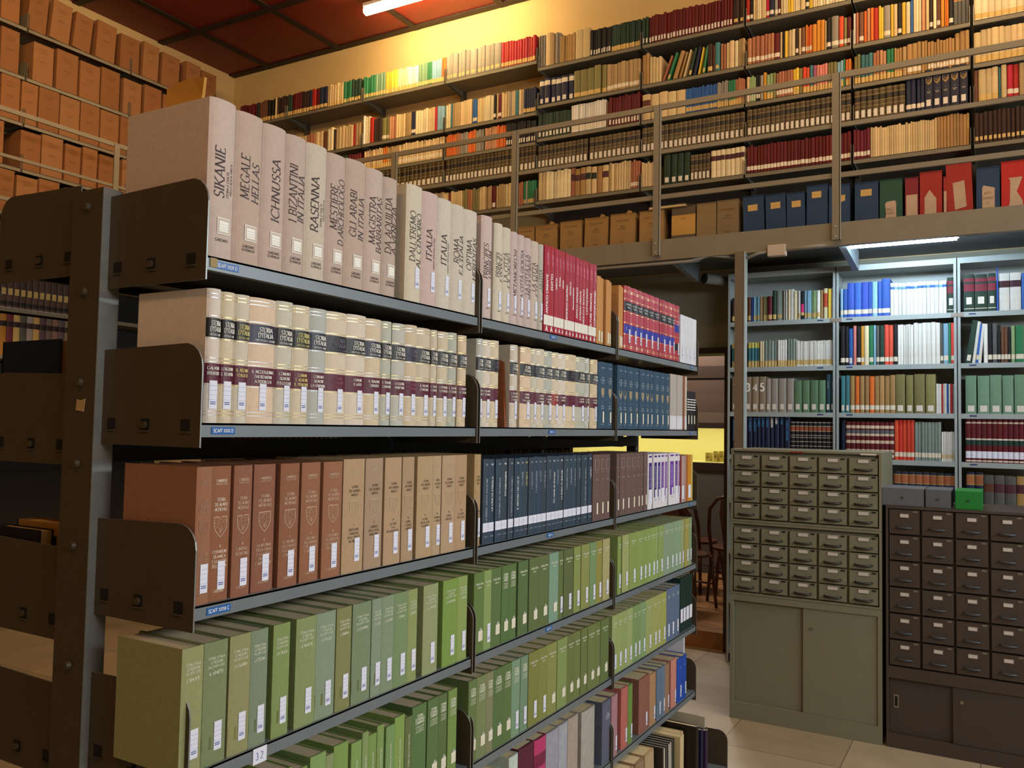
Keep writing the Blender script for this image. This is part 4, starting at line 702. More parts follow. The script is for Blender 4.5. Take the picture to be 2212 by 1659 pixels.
ROWS = {
'B1': (.21, '517 552 8 dr . u;552 558 1 dg . u;558 576 4 br . u;576 582 1 bk . u;583 593 2 bk . u;593 596 1 cr;596 620 5 db . u;620 629 2 dg . u;629 650 4 dr . u;650 665 3 db . u;665 672 1 nv . t;672 681 2 rd . t;681 689 1 dr . t;689 705 2 nv . t;705 740 7 cr . u;740 758 3 gr . t;758 777 4 dg . t'),
'B2': (.20, '628 641 2 bk;641 660 3 cr;660 679 3 te;679 696 2 cr .21;696 706 1 br;706 718 2 iv .22;718 723 1 db;723 761 6 cr .215;761 766 1 rd .21;766 777 2 tn .21'),
'B3': (.18, '715 735 3 br;735 749 3 dg;749 777 5 mr'),
'C1': (.205, '783 809 5 gr . t;809 831 4 sg . t;831 849 3 yl . u;849 856 1 yl . u;856 880 5 iv . u;880 902 3 wh . u;902 921 3 sg . t;921 932 2 gr . t;932 952 4 lb . u;952 961 2 or .215 u'),
'C2': (.215, '783 787 1 wh .27;787 797 2 iv .26;797.5 806 1 rd .24;806 822 4 db .22;823 832 1 ol . w;832 839 1 ol . w;839 849 2 sa;849 854 1 te;854 862 2 cr;862 874 2 cr;874 887 1 tn;887 896 2 nv . w;896 923 5 iv;923 937 3 cr;937 942 1 rd;942 957 2 lb'),
'C3': (.185, '785 825 9 cr . u;825 835 2 or . u;835 859 6 tn . u;859 957 20 cr . w'),
'C4': (.20, '785 957 19 br . L'), 'C5': (.20, '900 957 8 tn'),
'D1': (.235, '962 971 1 gy . S;971 976.5 1 gy . S;977 987 1 gy . S;987.5 995.5 1 gy . S;996 1004 1 gy . S;1004.5 1014 1 gy . S;1014.5 1028 1 gy . S;1029 1039 1 gy . S;1039.5 1046 1 gy . S;1046.5 1058 1 gy . S;1058.5 1067 1 gy . S;1067.5 1081 1 gy . S;1082 1156 13 rd .215 t'),
'D2': (.215, '962 972 3 iv;972 976 1 tl;976 993 4 tn;993 1018 5 cr;1020 1029 2 bl . w;1030 1044 4 cr;1044 1065 6 iv;1065 1070 1 bk . w;1071 1075 1 cr;1075 1082 2 mr . w;1082 1098 5 cr;1098 1105 2 gy;1105 1112 2 cr;1112 1120 2 tl;1120 1130 2 cr;1130 1156 5 nv . t'),
'D3': (.19, '962 984 5 or;984 993 2 te;993 1009 3 gy;1009 1026 4 or;1026 1044 3 gy;1044 1047 1 dg;1047 1072 6 sa;1072 1091 4 or;1092 1156 12 bk . s'),
'D4': (.20, '961 1156 24 br . L'),
'D5': (.195, '935 954 2 gy;954 967 4 cr;967 972 1 mr;972 983 2 cr;983 997 3 cr;997 1008 2 ol;1008 1019 2 te;1019 1033 3 ol;1033 1047 2 cr;1047 1060 4 tn;1060 1071 1 dr . s;1071 1090 4 tn;1090 1108 3 cr;1119 1128 2 te;1128 1135 1 gr . t;1135 1138 1 gy;1138 1156 4 gr . t'),
'E1': (.22, '1163 1176 5 gy .275;1177 1189 1 cr .28;1190 1199 3 tn .265;1199 1209 2 gy .265;1209 1218 2 kr .22;1218 1241 4 kr .225;1242 1257 1 cr .24;1257.5 1273 1 cr .245;1274 1319 8 bk .215 s;1319 1383 10 dg .215 u'),
'E2': (.215, '1164 1174 1 nv . N;1175 1187 1 nv . N;1188 1199 1 nv . N;1200 1211 1 nv . N;1212 1225 1 nv . N;1226 1238 1 nv . N;1239 1252 1 ol .225 t;1252.5 1269 1 ol .23 t;1269.5 1282 1 ol .225 t;1283 1296 1 ol .23 t;1298 1308 1 ol .225 t;1309 1382 9 tn .22 w'),
'E3': (.20, '1161 1231 9 dg . s;1232 1308 15 wh .225 w;1309 1313 1 br;1314 1381 10 dr .23 s'),
'E4': (.185, '1160 1268 13 br . L;1272 1381 11 br . L'),
'E5': (.225, '1161 1177 2 cr .24;1178 1231 7 iv .235;1231 1240 1 te .23 v;1241 1251 1 kr .225 v;1252 1263 1 kr .225 v;1264 1275 1 cr .225 v;1276 1287 1 cr .22 v;1288 1299 1 kr .225;1300 1313 1 cr .225 v;1314 1361 9 cr .225;1361 1381 4 te .22 w'),
'F1': (.22, '1386 1392 1 dg . s;1393 1399 1 dg . s;1400 1555 23 dr .215 s;1556 1582 4 dr .235 s;1583 1596 1 db .26 S;1597 1608 1 db .26 S'),
'F2': (.20, '1387 1395 1 kr .235;1395 1401 1 kr .24;1402 1427 4 cr .205;1528 1538 1 db .21 t;1539 1543 1 br;1544 1554 1 tl .215 S;1556 1561 1 te;1562 1567 1 te;1568 1574 1 cr;1575 1585 1 cr;1586 1594 1 iv;1595 1608 3 tn'),
'F3': (.19, '1387 1404 1 cr .195 v;1405 1422 1 cr .195;1423 1441 1 cr .195;1442 1459 1 cr .195;1460 1480 1 cr .195;1481 1548 19 bl .185 t;1549 1572 7 gy . u;1573 1588 3 gr . u;1588 1608 6 te . u'),
'F4': (.19, '1386 1608 22 br . L'),
'F5': (.19, '1385 1410 8 cr;1410 1414 1 bl;1414 1420 2 cr;1433 1447 1 dg .225 s;1448 1461 1 dg .225 s;1462 1475 1 dg .225 s;1476 1489 1 dg .225 s;1491 1533 5 br .195 L;1535 1608 7 iv .205 V'),
'G1': (.21, '1611 1619 1 rd . w;1620 1626 1 bk . w;1627 1635 2 cr;1635 1643 2 iv;1643 1654 1 cr;1654 1661 1 rd . w;1662 1671 1 nv . w;1672 1679 1 gy . w;1680 1685 1 dr . w;1686 1701 3 iv;1701 1713 2 yl;1713 1727 3 iv;1728 1739 1 cr;1740 1747 1 bk . w;1747 1756 1 yl;1756 1770 3 iv;1770 1783 2 iv;1783 1838 8 iv . w'),
'G2': (.20, '1614 1623 1 te . w;1623.5 1631 1 te . w;1631.5 1640 1 te . w;1640.5 1650 1 te . w;1650.5 1657 1 te . w;1657.5 1664.5 1 te . w;1665 1671 1 te . w;1671.5 1684 1 mr . w;1685 1689 1 cr;1690 1694 1 bk;1694.5 1701 1 yl;1702 1709 2 cr;1709.5 1717 1 iv;1718 1724 1 db . w;1725 1730 1 cr;1731 1739 1 br . w;1740 1753 3 or . w;1754 1763 1 oy;1763.5 1781 2 oy .225;1782 1785 1 cr;1785.5 1794 1 bk .22 w;1796 1811 1 gy .22 w;1812 1822 1 ro .215 w;1823 1829 1 ol . w;1829.5 1838 1 dr . w'),
'G3': (.185, '1612 1619 1 cr . s;1619.5 1632 3 lg . s;1633 1637 1 bk . w;1637.5 1641 1 bk . w;1641.5 1648 1 gy;1648.5 1655 1 oy .2;1655.5 1669 2 lg . u;1669.5 1675 1 ol;1676 1712 6 te . w;1712.5 1725 2 yl . u;1725.5 1733 1 ol;1734 1748 2 ro . u;1748.5 1756 1 tl . u;1756.5 1763 1 pu . u;1763.5 1787 4 pk . u;1788 1799 2 ol . u;1799.5 1807 1 ol;1807.5 1822 2 lb . u;1822.5 1825 1 gr;1826 1838 2 or . u'),
'G4': (.195, '1613 1838 21 br . L'), 'G5': (.195, '1612 1838 30 dr . w'),
'H1': (.21, '1846 2094 26 iv . w'),
'H2': (.225, '1843 1848 1 wh .225;1849 1854 1 te;1855 1865 1 br . w;1866 1872 1 or;1873 1879 1 sa;1880 1887 1 or;1887.5 1897 1 rd;1898 1908 2 yl;1909 1923 1 gy . w;1924 1930 1 yl;1930.5 1938 1 cr;1939 1947 1 bk . w;1948 1956 1 yl;1957 1966 1 iv;1967 1972 1 bl;1973 1990 3 iv;1991 1999 1 sa;2000 2007 1 cr;2008 2015 1 db . w;2016 2023 1 iv;2024 2031 2 br . w;2032 2040 1 oy;2041 2049 2 or;2050 2059 1 bk .225 w;2060 2094 4 dy . O'),
'H3': (.20, '1845 1858 2 ol . u;1859 1885 3 tl . u;1886 1899 2 te . u;1900 1914 2 sa . u;1915 1931 2 gr . u;1932 1948 3 kr . u;1949 1958 1 tn;1959 1990 3 kr .215 w;1991 2003 2 kr .215;2004 2062 9 kr .2 w;2063 2094 3 kr .225 w'),
'H4': (.20, '1845 1955 8 br . L;1957 1978 2 nv .235 w;1980 1997 2 nv .235 w'),
'H5': (.20, '1843 1879 5 mr . w;1880 2024 28 cr;2024 2094 10 kr .21'),
'I1': (.2, '2104 2225 9 iv'), 'I2': (.225, '2104 2225 8 iv . t'), 'I3': (.21, '2104 2225 9 cr . u'), 'I4': (.205, '2104 2113 1 br;2114 2157 3 cr . u;2158 2162 1 tl;2163 2175 1 cr;2176 2201 2 rd . w;2202 2225 2 tn'), 'I5': (.20, '2105 2225 12 db . S')}
for key, (h0, spec) in ROWS.items():
    c, r = key[0], int(key[1]); spec = spec.replace(' . ', f' {h0} ')
    far_row(spec, Z(c, r), YF, D, f"{RN[r]}, {BAYN[c]}", h0)
# tall navy books with gold shield, fourth shelf
for i, (a, b) in enumerate(((1998, 2015), (2016, 2033), (2034, 2052), (2053, 2072), (2073, 2091))):
    z = Z('H', 4); X0, X1 = Xw(a, z, YF), Xw(b, z, YF); w = X1-X0-.001; h = .262
    mb, pg, dep = book_mesh(w, h, .2, [(0, h, farc('22243a'))], None, PAGEF, .004, .002, .002, 6)
    crest(mb, dep, 0, .185, .036, farc('a08450'), False); crest(mb, dep, 0, .186, .02, farc('5a4a34'), False)
    for zz, ww in ((.13, .1), (.112, .5), (.104, .36)): mb.poly([(-w*ww/2, -.001, zz), (w*ww/2, -.001, zz), (w*ww/2, -.001, zz+.003), (-w*ww/2, -.001, zz+.003)], farc('b0a890'))
    mb.poly([(-.014, -.0012, .02), (.012, -.0012, .02), (.012, -.0012, .062), (-.014, -.0012, .062)], LAB)
    tag(mb.build('hardback_book', None, ((X0+X1)/2, YF, z)), f'{ORD(i+1)} of five tall navy books with gold shield, fourth gallery shelf', 'book', 'tall navy books with gold shield')
# leaning group, second shelf of the fifth bay
LN = [(1430, 'te', .20, .012), (1440, 'gr', .215, .016), (1452, 'kr', .215, .030), (1466, 'kr', .20, .012), (1475, 'cr', .21, .010), (1486, 'dg', .215, .018), (1496, 'nv', .215, .02), (1507, 'yl', .205, .009), (1516, 'lg', .205, .016)]
for i, (px, c, h, w) in enumerate(LN):
    z = Z('F', 2); x = Xw(px, z, YF); a = (.36-.025*i); o = bpy.data.objects.new('leaning_book', far_mesh(w, h, .18, c if c != 'lg' else 'gr', 't' if i in (1, 5, 8) else '')); SC.collection.objects.link(o)
    o.location = (x+w/2, YF+.004, z+math.sin(a)*w/2+.0005); o.rotation_euler = (0, a, 0)
    tag(o, f"{ORD(i+1)} of nine books leaning right on the second gallery shelf, {CN[c]} cover", 'book', 'leaning books on the second gallery shelf')
# ---- boxes and binders on the gallery floor shelf
KB = mat('box_board', '957446', .85, .08, 12); KBD = mat('box_board', '5c5040', .85, .08, 12); PR = ink('4a3a28')
def archive(x0, x1, h, m, Y, z, label, name='archive_box', cat='box', lean=0, dep_=.30, labels=None, flap=False, text=(), group=None):
    w = x1-x0-.002; root = empty(name, ((x0+x1)/2, Y, z)); tag(root, label, cat, group); root.rotation_euler = (0, lean, 0)
    if lean: root.location.z += abs(math.sin(lean))*w/2
    mb = MB(); mb.prism([(-w/2, 0, 0), (w/2, 0, 0), (w/2*.985, .003, h), (-w/2*.985, .003, h)], (0, dep_, 0), m)
    for s, zz, hh in text:
        qs, wd = glyph_quads(s, False, .12); sc = hh; sx = min(sc, w*.7/wd)
        for q in qs: mb.poly([((a-wd/2)*sx, -.0006+.003*(zz/h), zz+b*sc) for a, b in q], PR)
    b = mb.build('body', root)
    lm = MB(); lm.box((-w/2-.001, -.001, h), (w/2+.001, dep_, h+.004), m); lm.build('lid', root)
    if flap: f = MB(); f.prism([(w*.1, .01, h), (w*.2, .01, h+.03), (w*.34, .012, h+.02), (w*.36, .01, h)], (0, .003, 0), m); f.build('torn_flap', root)
    for poly in labels or []:
        lb = MB(); lb.prism([(p[0]*w, -.0016+.003*(p[1]/h), p[1]) for p in poly[0]], (0, .0012, 0), poly[1])
        for s, zz, hh in (poly[2] if len(poly) > 2 else ()):
            qs, wd = glyph_quads(s, False, .1); cxx = sum(p[0] for p in poly[0])/len(poly[0])*w
            for q in qs: lb.poly([(cxx+(a-wd/2)*hh, -.0022+.003*(zz/h), zz+b*hh) for a, b in q], ink('5a4c40'))
        lb.build('paper_label', root)
    return root
ZB = 3.0; YB = YF-.02
TXT = (('ISTITUTO CENTRALE', .235, .010), ('ANNALI', .19, .011), ('STATISTICA', .17, .011), ('II', .12, .010), ('ROMA', .07, .010))
for i, (a, b, h, ln) in enumerate([(1078, 1112, .27, 0), (1117.6, 1153, .275, 0), (1156, 1203, .272, -.02), (1209, 1256, .28, -.01), (1261, 1311.6, .285, .012), (1316, 1370, .29, .02), (1380, 1433, .29, 0)]):
    archive(Xw(a, ZB, YB), Xw(b, ZB, YB), h, KB, YB, ZB, f'{ORD(i+1)} brown cardboard archive box from the left on the gallery floor', lean=ln, flap=i in (2, 4, 5), text=TXT, group='brown archive boxes on the gallery floor')
YL = mat('sticker_paper', 'b98e48', .8, .06)
archive(Xw(1450, ZB, YB), Xw(1502, ZB, YB), .30, KBD, YB, ZB, 'grey-brown archive box with wide yellow label across its front', labels=[([(-.5, .085), (.5, .085), (.5, .235), (-.5, .235)], YL, (('RIVISTA', .2, .01),))])
archive(Xw(1504, ZB, YB), Xw(1547, ZB, YB), .30, mat('box_board', '85704e', .85, .06), YB, ZB, 'plain brownish box right of the yellow-labelled box on the gallery')
archive(Xw(1548, ZB, YB), Xw(1595, ZB, YB), .305, mat('box_board', '7c694b', .85, .06), YB, ZB, 'last brownish archive box before the blue box files on the gallery', text=TXT)
m = MB(); m.box((0, 0, 0), (.30, .22, .006), KB); m.box((.004, .002, .006), (.29, .21, .018), PAGEF); m.prism([(0, 0, .018), (.27, 0, .02), (.33, 0, .008), (.33, 0, .011), (.27, 0, .024), (0, 0, .022)], (0, .22, 0), KBD)
tag(m.build('paper_bundle', None, (Xw(1402, 3.3, YB), YB-.01, ZB+.296)), 'flat bundle of papers lying on top of a brown archive box', 'papers')
BLU = mat('binder_cloth', '1d3a5c', .7, .08, 30); GRB = mat('binder_cloth', '214a3c', .7, .08, 30); REB = mat('binder_cloth', '96241f', .7, .10, 20); MAB = mat('binder_cloth', '7c1f2c', .7, .08, 20); REB2 = mat('binder_cloth', 'b02019', .7, .08, 20); LP = mat('sticker_paper', 'b39a82', .8, .08); LY = mat('sticker_paper', 'c0a064', .8, .05)
def rect(a, b, c, d): return [(a, c), (b, c), (b, d), (a, d)]
BX = [(1606, 1652, .31, BLU, -.03, [(rect(-.26, .20, .205, .25), LY)], 'first blue box file from the left, small yellow label'), (1655, 1699, .305, BLU, -.03, [(rect(-.24, .24, .205, .25), LY)], 'second blue box file from the left, leaning slightly'), (1700, 1740, .30, BLU, -.02, [(rect(-.22, .28, .20, .245), LY)], 'third blue box file from the left, faded spine'), (1742, 1788, .335, BLU, 0, [(rect(-.25, .2, .25, .295), LY)], 'fourth and tallest blue box file, yellow label near top'),
 (1790, 1836, .32, BLU, 0, [([(-.3, .24), (0, .20), (.28, .21), (.28, .25), (-.3, .25)], LY)], 'blue box file half behind the rail post, label peeling'), (1846, 1898, .315, BLU, 0, [(rect(-.25, .22, .225, .27), LY)], 'blue box file right of the rail post, beside the green one'),
 (1900, 1950, .315, GRB, 0, [([(-.26, 0), (.24, 0), (.22, .165), (.16, .175), (-.2, .17), (-.26, .155), (-.22, .1)], LP, (('MISC', .11, .016), ('ESERO', .085, .016), ('1', .055, .014)))], 'dark green box file with tall handwritten paper label'), (1955, 1984.6, .31, MAB, 0, [(rect(-.42, .42, .02, .20), LP)], 'narrow maroon box file with long blank label'),
 (1986.6, 2036, .335, REB, 0, [([(-.28, .04), (.24, .04), (.24, .16), (-.06, .22), (-.28, .17)], LP)], 'red box file with pointed house-shaped paper label'), (2038, 2046, .29, REB, 0, [(rect(-.4, .4, .03, .2), LP)], 'thin red box file squeezed between two larger red ones'), (2047, 2104, .37, REB, -.03, [([(-.2, .07), (.25, .085), (.2, .255), (-.25, .245)], LP)], 'tallest red box file with tilted rectangular label'),
 (2109, 2161, .32, BLU, 0, [([(-.25, .03), (0, .012), (.28, .03), (.28, .19), (-.2, .21), (-.25, .19)], LP, (('ATTI', .15, .015), ('LAVORO', .12, .014), ('DI', .09, .012), ('MILANO', .055, .013)))], 'blue box file with large handwritten label near the right edge'), (2163, 2222, .34, REB2, 0, [([(-.24, .05), (.3, .05), (.3, .09), (.08, .15), (.3, .24), (-.22, .24), (-.16, .22), (-.18, .09)], LP)], 'bright red box file with torn paper label at right edge')]
for a, b, h, mm, ln, lbs, lab in BX: archive(Xw(a, ZB, YB), Xw(b, ZB, YB), h, mm, YB, ZB, lab+(' on the gallery' if len(lab.split()) < 14 else ''), 'box_file', 'box file', ln, .28, lbs)
# ================================================================= left wall shelving with brown boxes
XL = -6.86; LZ = [4.815, 4.41, 4.03, 3.655, 3.285]
lsh = tag(empty('mounted_bookshelf', (WX0, 3, ZG)), 'grey steel shelving on the left wall above the gallery, full of brown boxes', 'bookshelf')
def lp(name, fn): m = PB(); fn(m); return m.put(name, lsh, origin=Vector((WX0, 3, ZG)))
LY0 = [1.95, 2.93, 3.91, 4.86, 5.82]
for z in LZ+[2.93]:
    for y0, y1 in zip(LY0, LY0[1:]+[6.36]):
        lp('shelf', lambda m: (m.box((WX0+.02, y0+.006, z-.004), (XL+.006, y1-.006, z), SHM), m.box((XL+.003, y0+.006, z-.03), (XL+.006, y1-.006, z-.0005), STEELG)))
        for yy in (y0+.008, y1-.008): lp('shelf_bracket', lambda m: m.box((WX0+.02, yy-.001, z-.03), (XL+.009, yy+.001, z+.12), SHM))
BXC = [mat('box_board', c, .85, .07, 10) for c in ('8f5f38', '93633a', '8a5b34', '966840')]
LB = [(4.815, -6.86, [(2, 42, .0), (58, 99, .06), (107, 149, .08), (156, 194, .09), (206, 247, .05), (259, 300, 0), (307, 341, .03), (348, 386, .02), (401, 432, 0), (434, 466, 0)], .33), (4.41, -6.86, [(0, 40, 0), (70, 114, 0), (120.5, 167, 0), (171, 214.5, 0), (217, 257, 0), (265, 304, 0), (310, 347, 0), (351, 386, 0), (390, 420, 0)], .34),
      (4.03, -6.86, [(0, 41, 0), (43.6, 79, .01), (82, 126, 0), (128, 170, 0), (172, 213, 0), (215, 255, 0), (258, 296, 0), (298, 335, 0)], .36), (3.655, -6.86, [(-20, 6, 0), (42, 86, 0), (88, 134, 0), (138, 172, .01), (176, 208, .01), (212, 243, 0), (262, 292, 0)], .335), (3.285, -6.86, [(-8, 27, .02), (33, 79, 0), (81, 126, 0), (139, 178, 0), (182, 215, 0), (218, 250, 0)], .33)]
LR = {4.815: 'top', 4.41: 'second', 4.03: 'third', 3.655: 'fourth', 3.285: 'fifth'}
for z, X, bs, h in LB:
    for i, (a, b, ln) in enumerate(bs):
        y0, y1 = Yl(a, z, X), Yl(b, z, X); w = y1-y0-.004
        root = empty('archive_box', (X-.004, (y0+y1)/2, z), R(90)); root.rotation_euler = (0, ln, R(90)); root.location.z += abs(math.sin(ln))*w/2
        tag(root, f"{ORD(i+1)} brown cardboard box from the left on the {LR[z]} shelf of the left wall", 'box', f'brown boxes on the {LR[z]} left wall shelf')
        mb = MB(); mm = BXC[(i+int(z*7)) % 4]; mb.box((-w/2, 0, 0), (w/2, .27, h-.02*(i % 2)), mm)
        for s, zz, hh in (('ATTI UFFICIALI', .8, .010), ('GAZZETTA', .73, .012), (str(1950+i*3+int(z*10) % 9)+' '+str(1951+i*3+int(z*10) % 9), .5, .012)):
            qs, wd = glyph_quads(s, False, .1); sx = min(hh, w*.55/wd)
            for q in qs: mb.poly([((a_-wd/2)*sx, -.0008, zz*h+b_*hh) for a_, b_ in q], ink('4e3018'))
        mb.build('body', root); m2 = MB(); m2.box((-w/2-.0015, -.0015, h-.02*(i % 2)), (w/2+.0015, .271, h-.02*(i % 2)+.004), mm); m2.build('lid', root)
# ================================================================= lower case on the left wall (under the gallery), seen past the stack
lc = tag(empty('mounted_bookshelf', (-6.95, 3.9, 0)), 'dark lower shelving on the left wall, glimpsed past the end of the stack', 'bookshelf')
for z in (2.865, 2.485, 2.12, 1.76, 1.40):
    m = PB(); m.box((-6.9, 2.6, z-.03), (-6.595, 5.3, z), STEELG); m.put('shelf', lc, origin=Vector((-6.95, 3.9, 0)))
m = PB(); m.box((-6.95, 2.6, .0), (-6.9, 5.3, 2.88), STEELK); m.put('back_panel', lc, origin=Vector((-6.95, 3.9, 0)))
y = 3.45; i = 0
while y < 4.45:
    w = .05; i += 1; red = i > 16
    mb, pg, dep = book_mesh(w-.004, .30, .2, [(0, .30, farc('5a4438') if not red else farc('7a2c18')), (.02, .05, farc('26221e')), (.0, .004, LAB)], None, PAGEF, .005, .002, .003, 4)
    zz = .10 if not red else .03; mb.poly([(-.017, -.0015, zz), (.017, -.0015, zz), (.017, -.0015, zz+.05), (-.017, -.0015, zz+.05)], STKY)
    tag(mb.build('leather_volume', None, (-6.6, y+w/2, 2.485), R(90)), f'{ORD(i)} dark bound volume with orange label, far lower left shelf', 'book', 'dark volumes with orange labels, far lower left'); y += w
y = 3.45; i = 0
for c in ['7a4a4a', '6a3038', '3a3236', '5a5a66', 'b8822c', '6a2a34', 'b89a5c', '4a4c3e', '8a8078', 'b08c50', '5a4448', '6a5a50', '7a5a50', '5a4a50', '7a6a50', '6a4a50', '7a5a60', '8a6a50', '6a5a40', '5a4030']:
    i += 1; w = .052; mb, pg, dep = book_mesh(w-.003, .315, .2, [(0, .315, farc(c)), (.22, .262, farc('2a1a1c'))], None, PAGEF, .005, .002, .003, 4)
    tag(mb.build('hardback_book', None, (-6.6, y+w/2, 2.12), R(90)), f'{ORD(i)} old book with black title band, second lower shelf far left', 'book', 'old books with black title band, far lower left'); y += w
# ---- the far side of the near stack: book ends and tops seen through the gaps
def back_row(y, y1, z, h, cols, lab, w=(.02, .03), D=.17, cm=farc):
    i = 0
    while y < y1:
        ww = random.uniform(*w); c = random.choice(cols); i += 1
        o = bpy.data.objects.new('backside_book', far_mesh(round(ww-.001, 3), round(h+random.uniform(-.006, .006), 3), D, c, '')); SC.collection.objects.link(o)
        o.location = (-1.895, y+ww/2, z); o.rotation_euler = (0, 0, R(-90)); tag(o, f'{ORD(i)} {lab}', 'book', lab); y += ww
back_row(1.55, 2.9, 1.60, .325, ['4a1014', '5a1418'], 'dark red volume on the far side, seen between top two shelves', (.018, .024))
back_row(1.60, 1.95, 1.25, .315, ['c02830', 'b8a4a0', 'a89490'], 'pink-grey or red volume on the far side, above the brown volumes', (.014, .022))
back_row(2.02, 2.93, 1.25, .31, ['8a8680', '2e2e30', 'a09a90'], 'grey or dark book on the far side, above the navy books', (.025, .04))
back_row(3.0, 3.55, 1.25, .30, ['4a3a34', '2c2426'], 'dark brown book on the far side, third shelf far bay', (.03, .045))
back_row(1.6, 3.9, .98, .22, ['2a2622', '3a342c', '6a6458'], 'dark book on the far side behind the green volumes', (.03, .045))
near = MB()
for nm, x0, x1, y, z, h, c, D2, lab in (('navy_hardback', -1.90, -1.69, 1.062, 1.60, .213, '141c2c', .045, 'thick navy book at the near end of the left side shelf'), ('brown_hardback', -1.885, -1.665, 1.115, 1.60, .205, '4a3224', .05, 'brown book behind the navy one on the left side shelf'), ('small_dark_book', -1.89, -1.73, 1.06, 1.25, .165, '1a1618', .03, 'small black book with cream pages on the left side lower shelf'), ('tan_book', -1.88, -1.70, 1.10, 1.25, .175, '9a7038', .05, 'tan book behind the small black one, left side lower shelf')):
    root = empty(nm, (x0, y, z)); tag(root, lab, 'book'); m = MB(); mm = cloth(c)
    m.box((0, 0, 0), (x1-x0, .003, h), mm); m.box((0, D2-.003, 0), (x1-x0, D2, h), mm); m.box((0, 0, 0), (.004, D2, h), mm); m.build('cover', root)
    p = MB(); p.box((.004, .003, .003), (x1-x0-.003, D2-.003, h-.003), mat('pages', 'b08c54', .9, .15, 40)); p.build('page_block', root)
# ================================================================= lower bookcases on the back wall
YC = 6.10; LCZ = [2.424, 2.098, 1.778, 1.472, 1.16]
for bi, (x0, x1) in enumerate(((-1.708, -.968), (-.966, -.236), (-.234, .50))):
    c = tag(empty('steel_bookcase', ((x0+x1)/2, YC, 0)), ('left', 'middle', 'right')[bi]+' pale grey steel bookcase against the back wall under the gallery', 'bookcase'); O = Vector(((x0+x1)/2, YC, 0))
    def q(name, fn): m = PB(); fn(m); return m.put(name, c, origin=O)
    q('side_panel', lambda m: (m.box((x0, YC, 0), (x0+.002, WY1-.005, 2.775), STEELL), m.box((x0, YC, 0), (x0+.018, YC+.003, 2.775), STEELL)))
    q('side_panel', lambda m: (m.box((x1-.002, YC, 0), (x1, WY1-.005, 2.775), STEELL), m.box((x1-.018, YC, 0), (x1, YC+.003, 2.775), STEELL)))
    q('back_panel', lambda m: m.box((x0+.003, WY1-.02, 0), (x1-.003, WY1-.012, 2.77), STEELL))
    q('top_panel', lambda m: (m.box((x0+.003, YC+.003, 2.74), (x1-.003, WY1-.02, 2.744), STEELL), m.box((x0+.0185, YC+.0005, 2.738), (x1-.0185, YC+.003, 2.775), STEELL)))
    for li, z in enumerate(LCZ+[.8, .45, .1]):
        s = q('shelf', lambda m: (m.box((x0+.003, YC+.004, z-.004), (x1-.003, WY1-.021, z), STEELL), m.box((x0+.019, YC+.0006, z-.032), (x1-.019, YC+.003, z), STEELL)))
        if li < 4:
            m = PB(); xx = (x1-.10 if bi == 0 else x0+.085); m.box((xx-.02, YC-.0008, z-.018), (xx+.02, YC+.0002, z-.010), mat('embossed_tape', '22356a', .4, 0)); m.put('shelf_label', s, origin=O)
    if bi: q('joining_clip', lambda m: m.box((x0-.035, YC-.004, 2.395), (x0+.035, YC-.0005, 2.420), mat('bright_metal', 'c0c4c4', .25, 0, metal=.8)))
YK = YC+.012; DL = .2
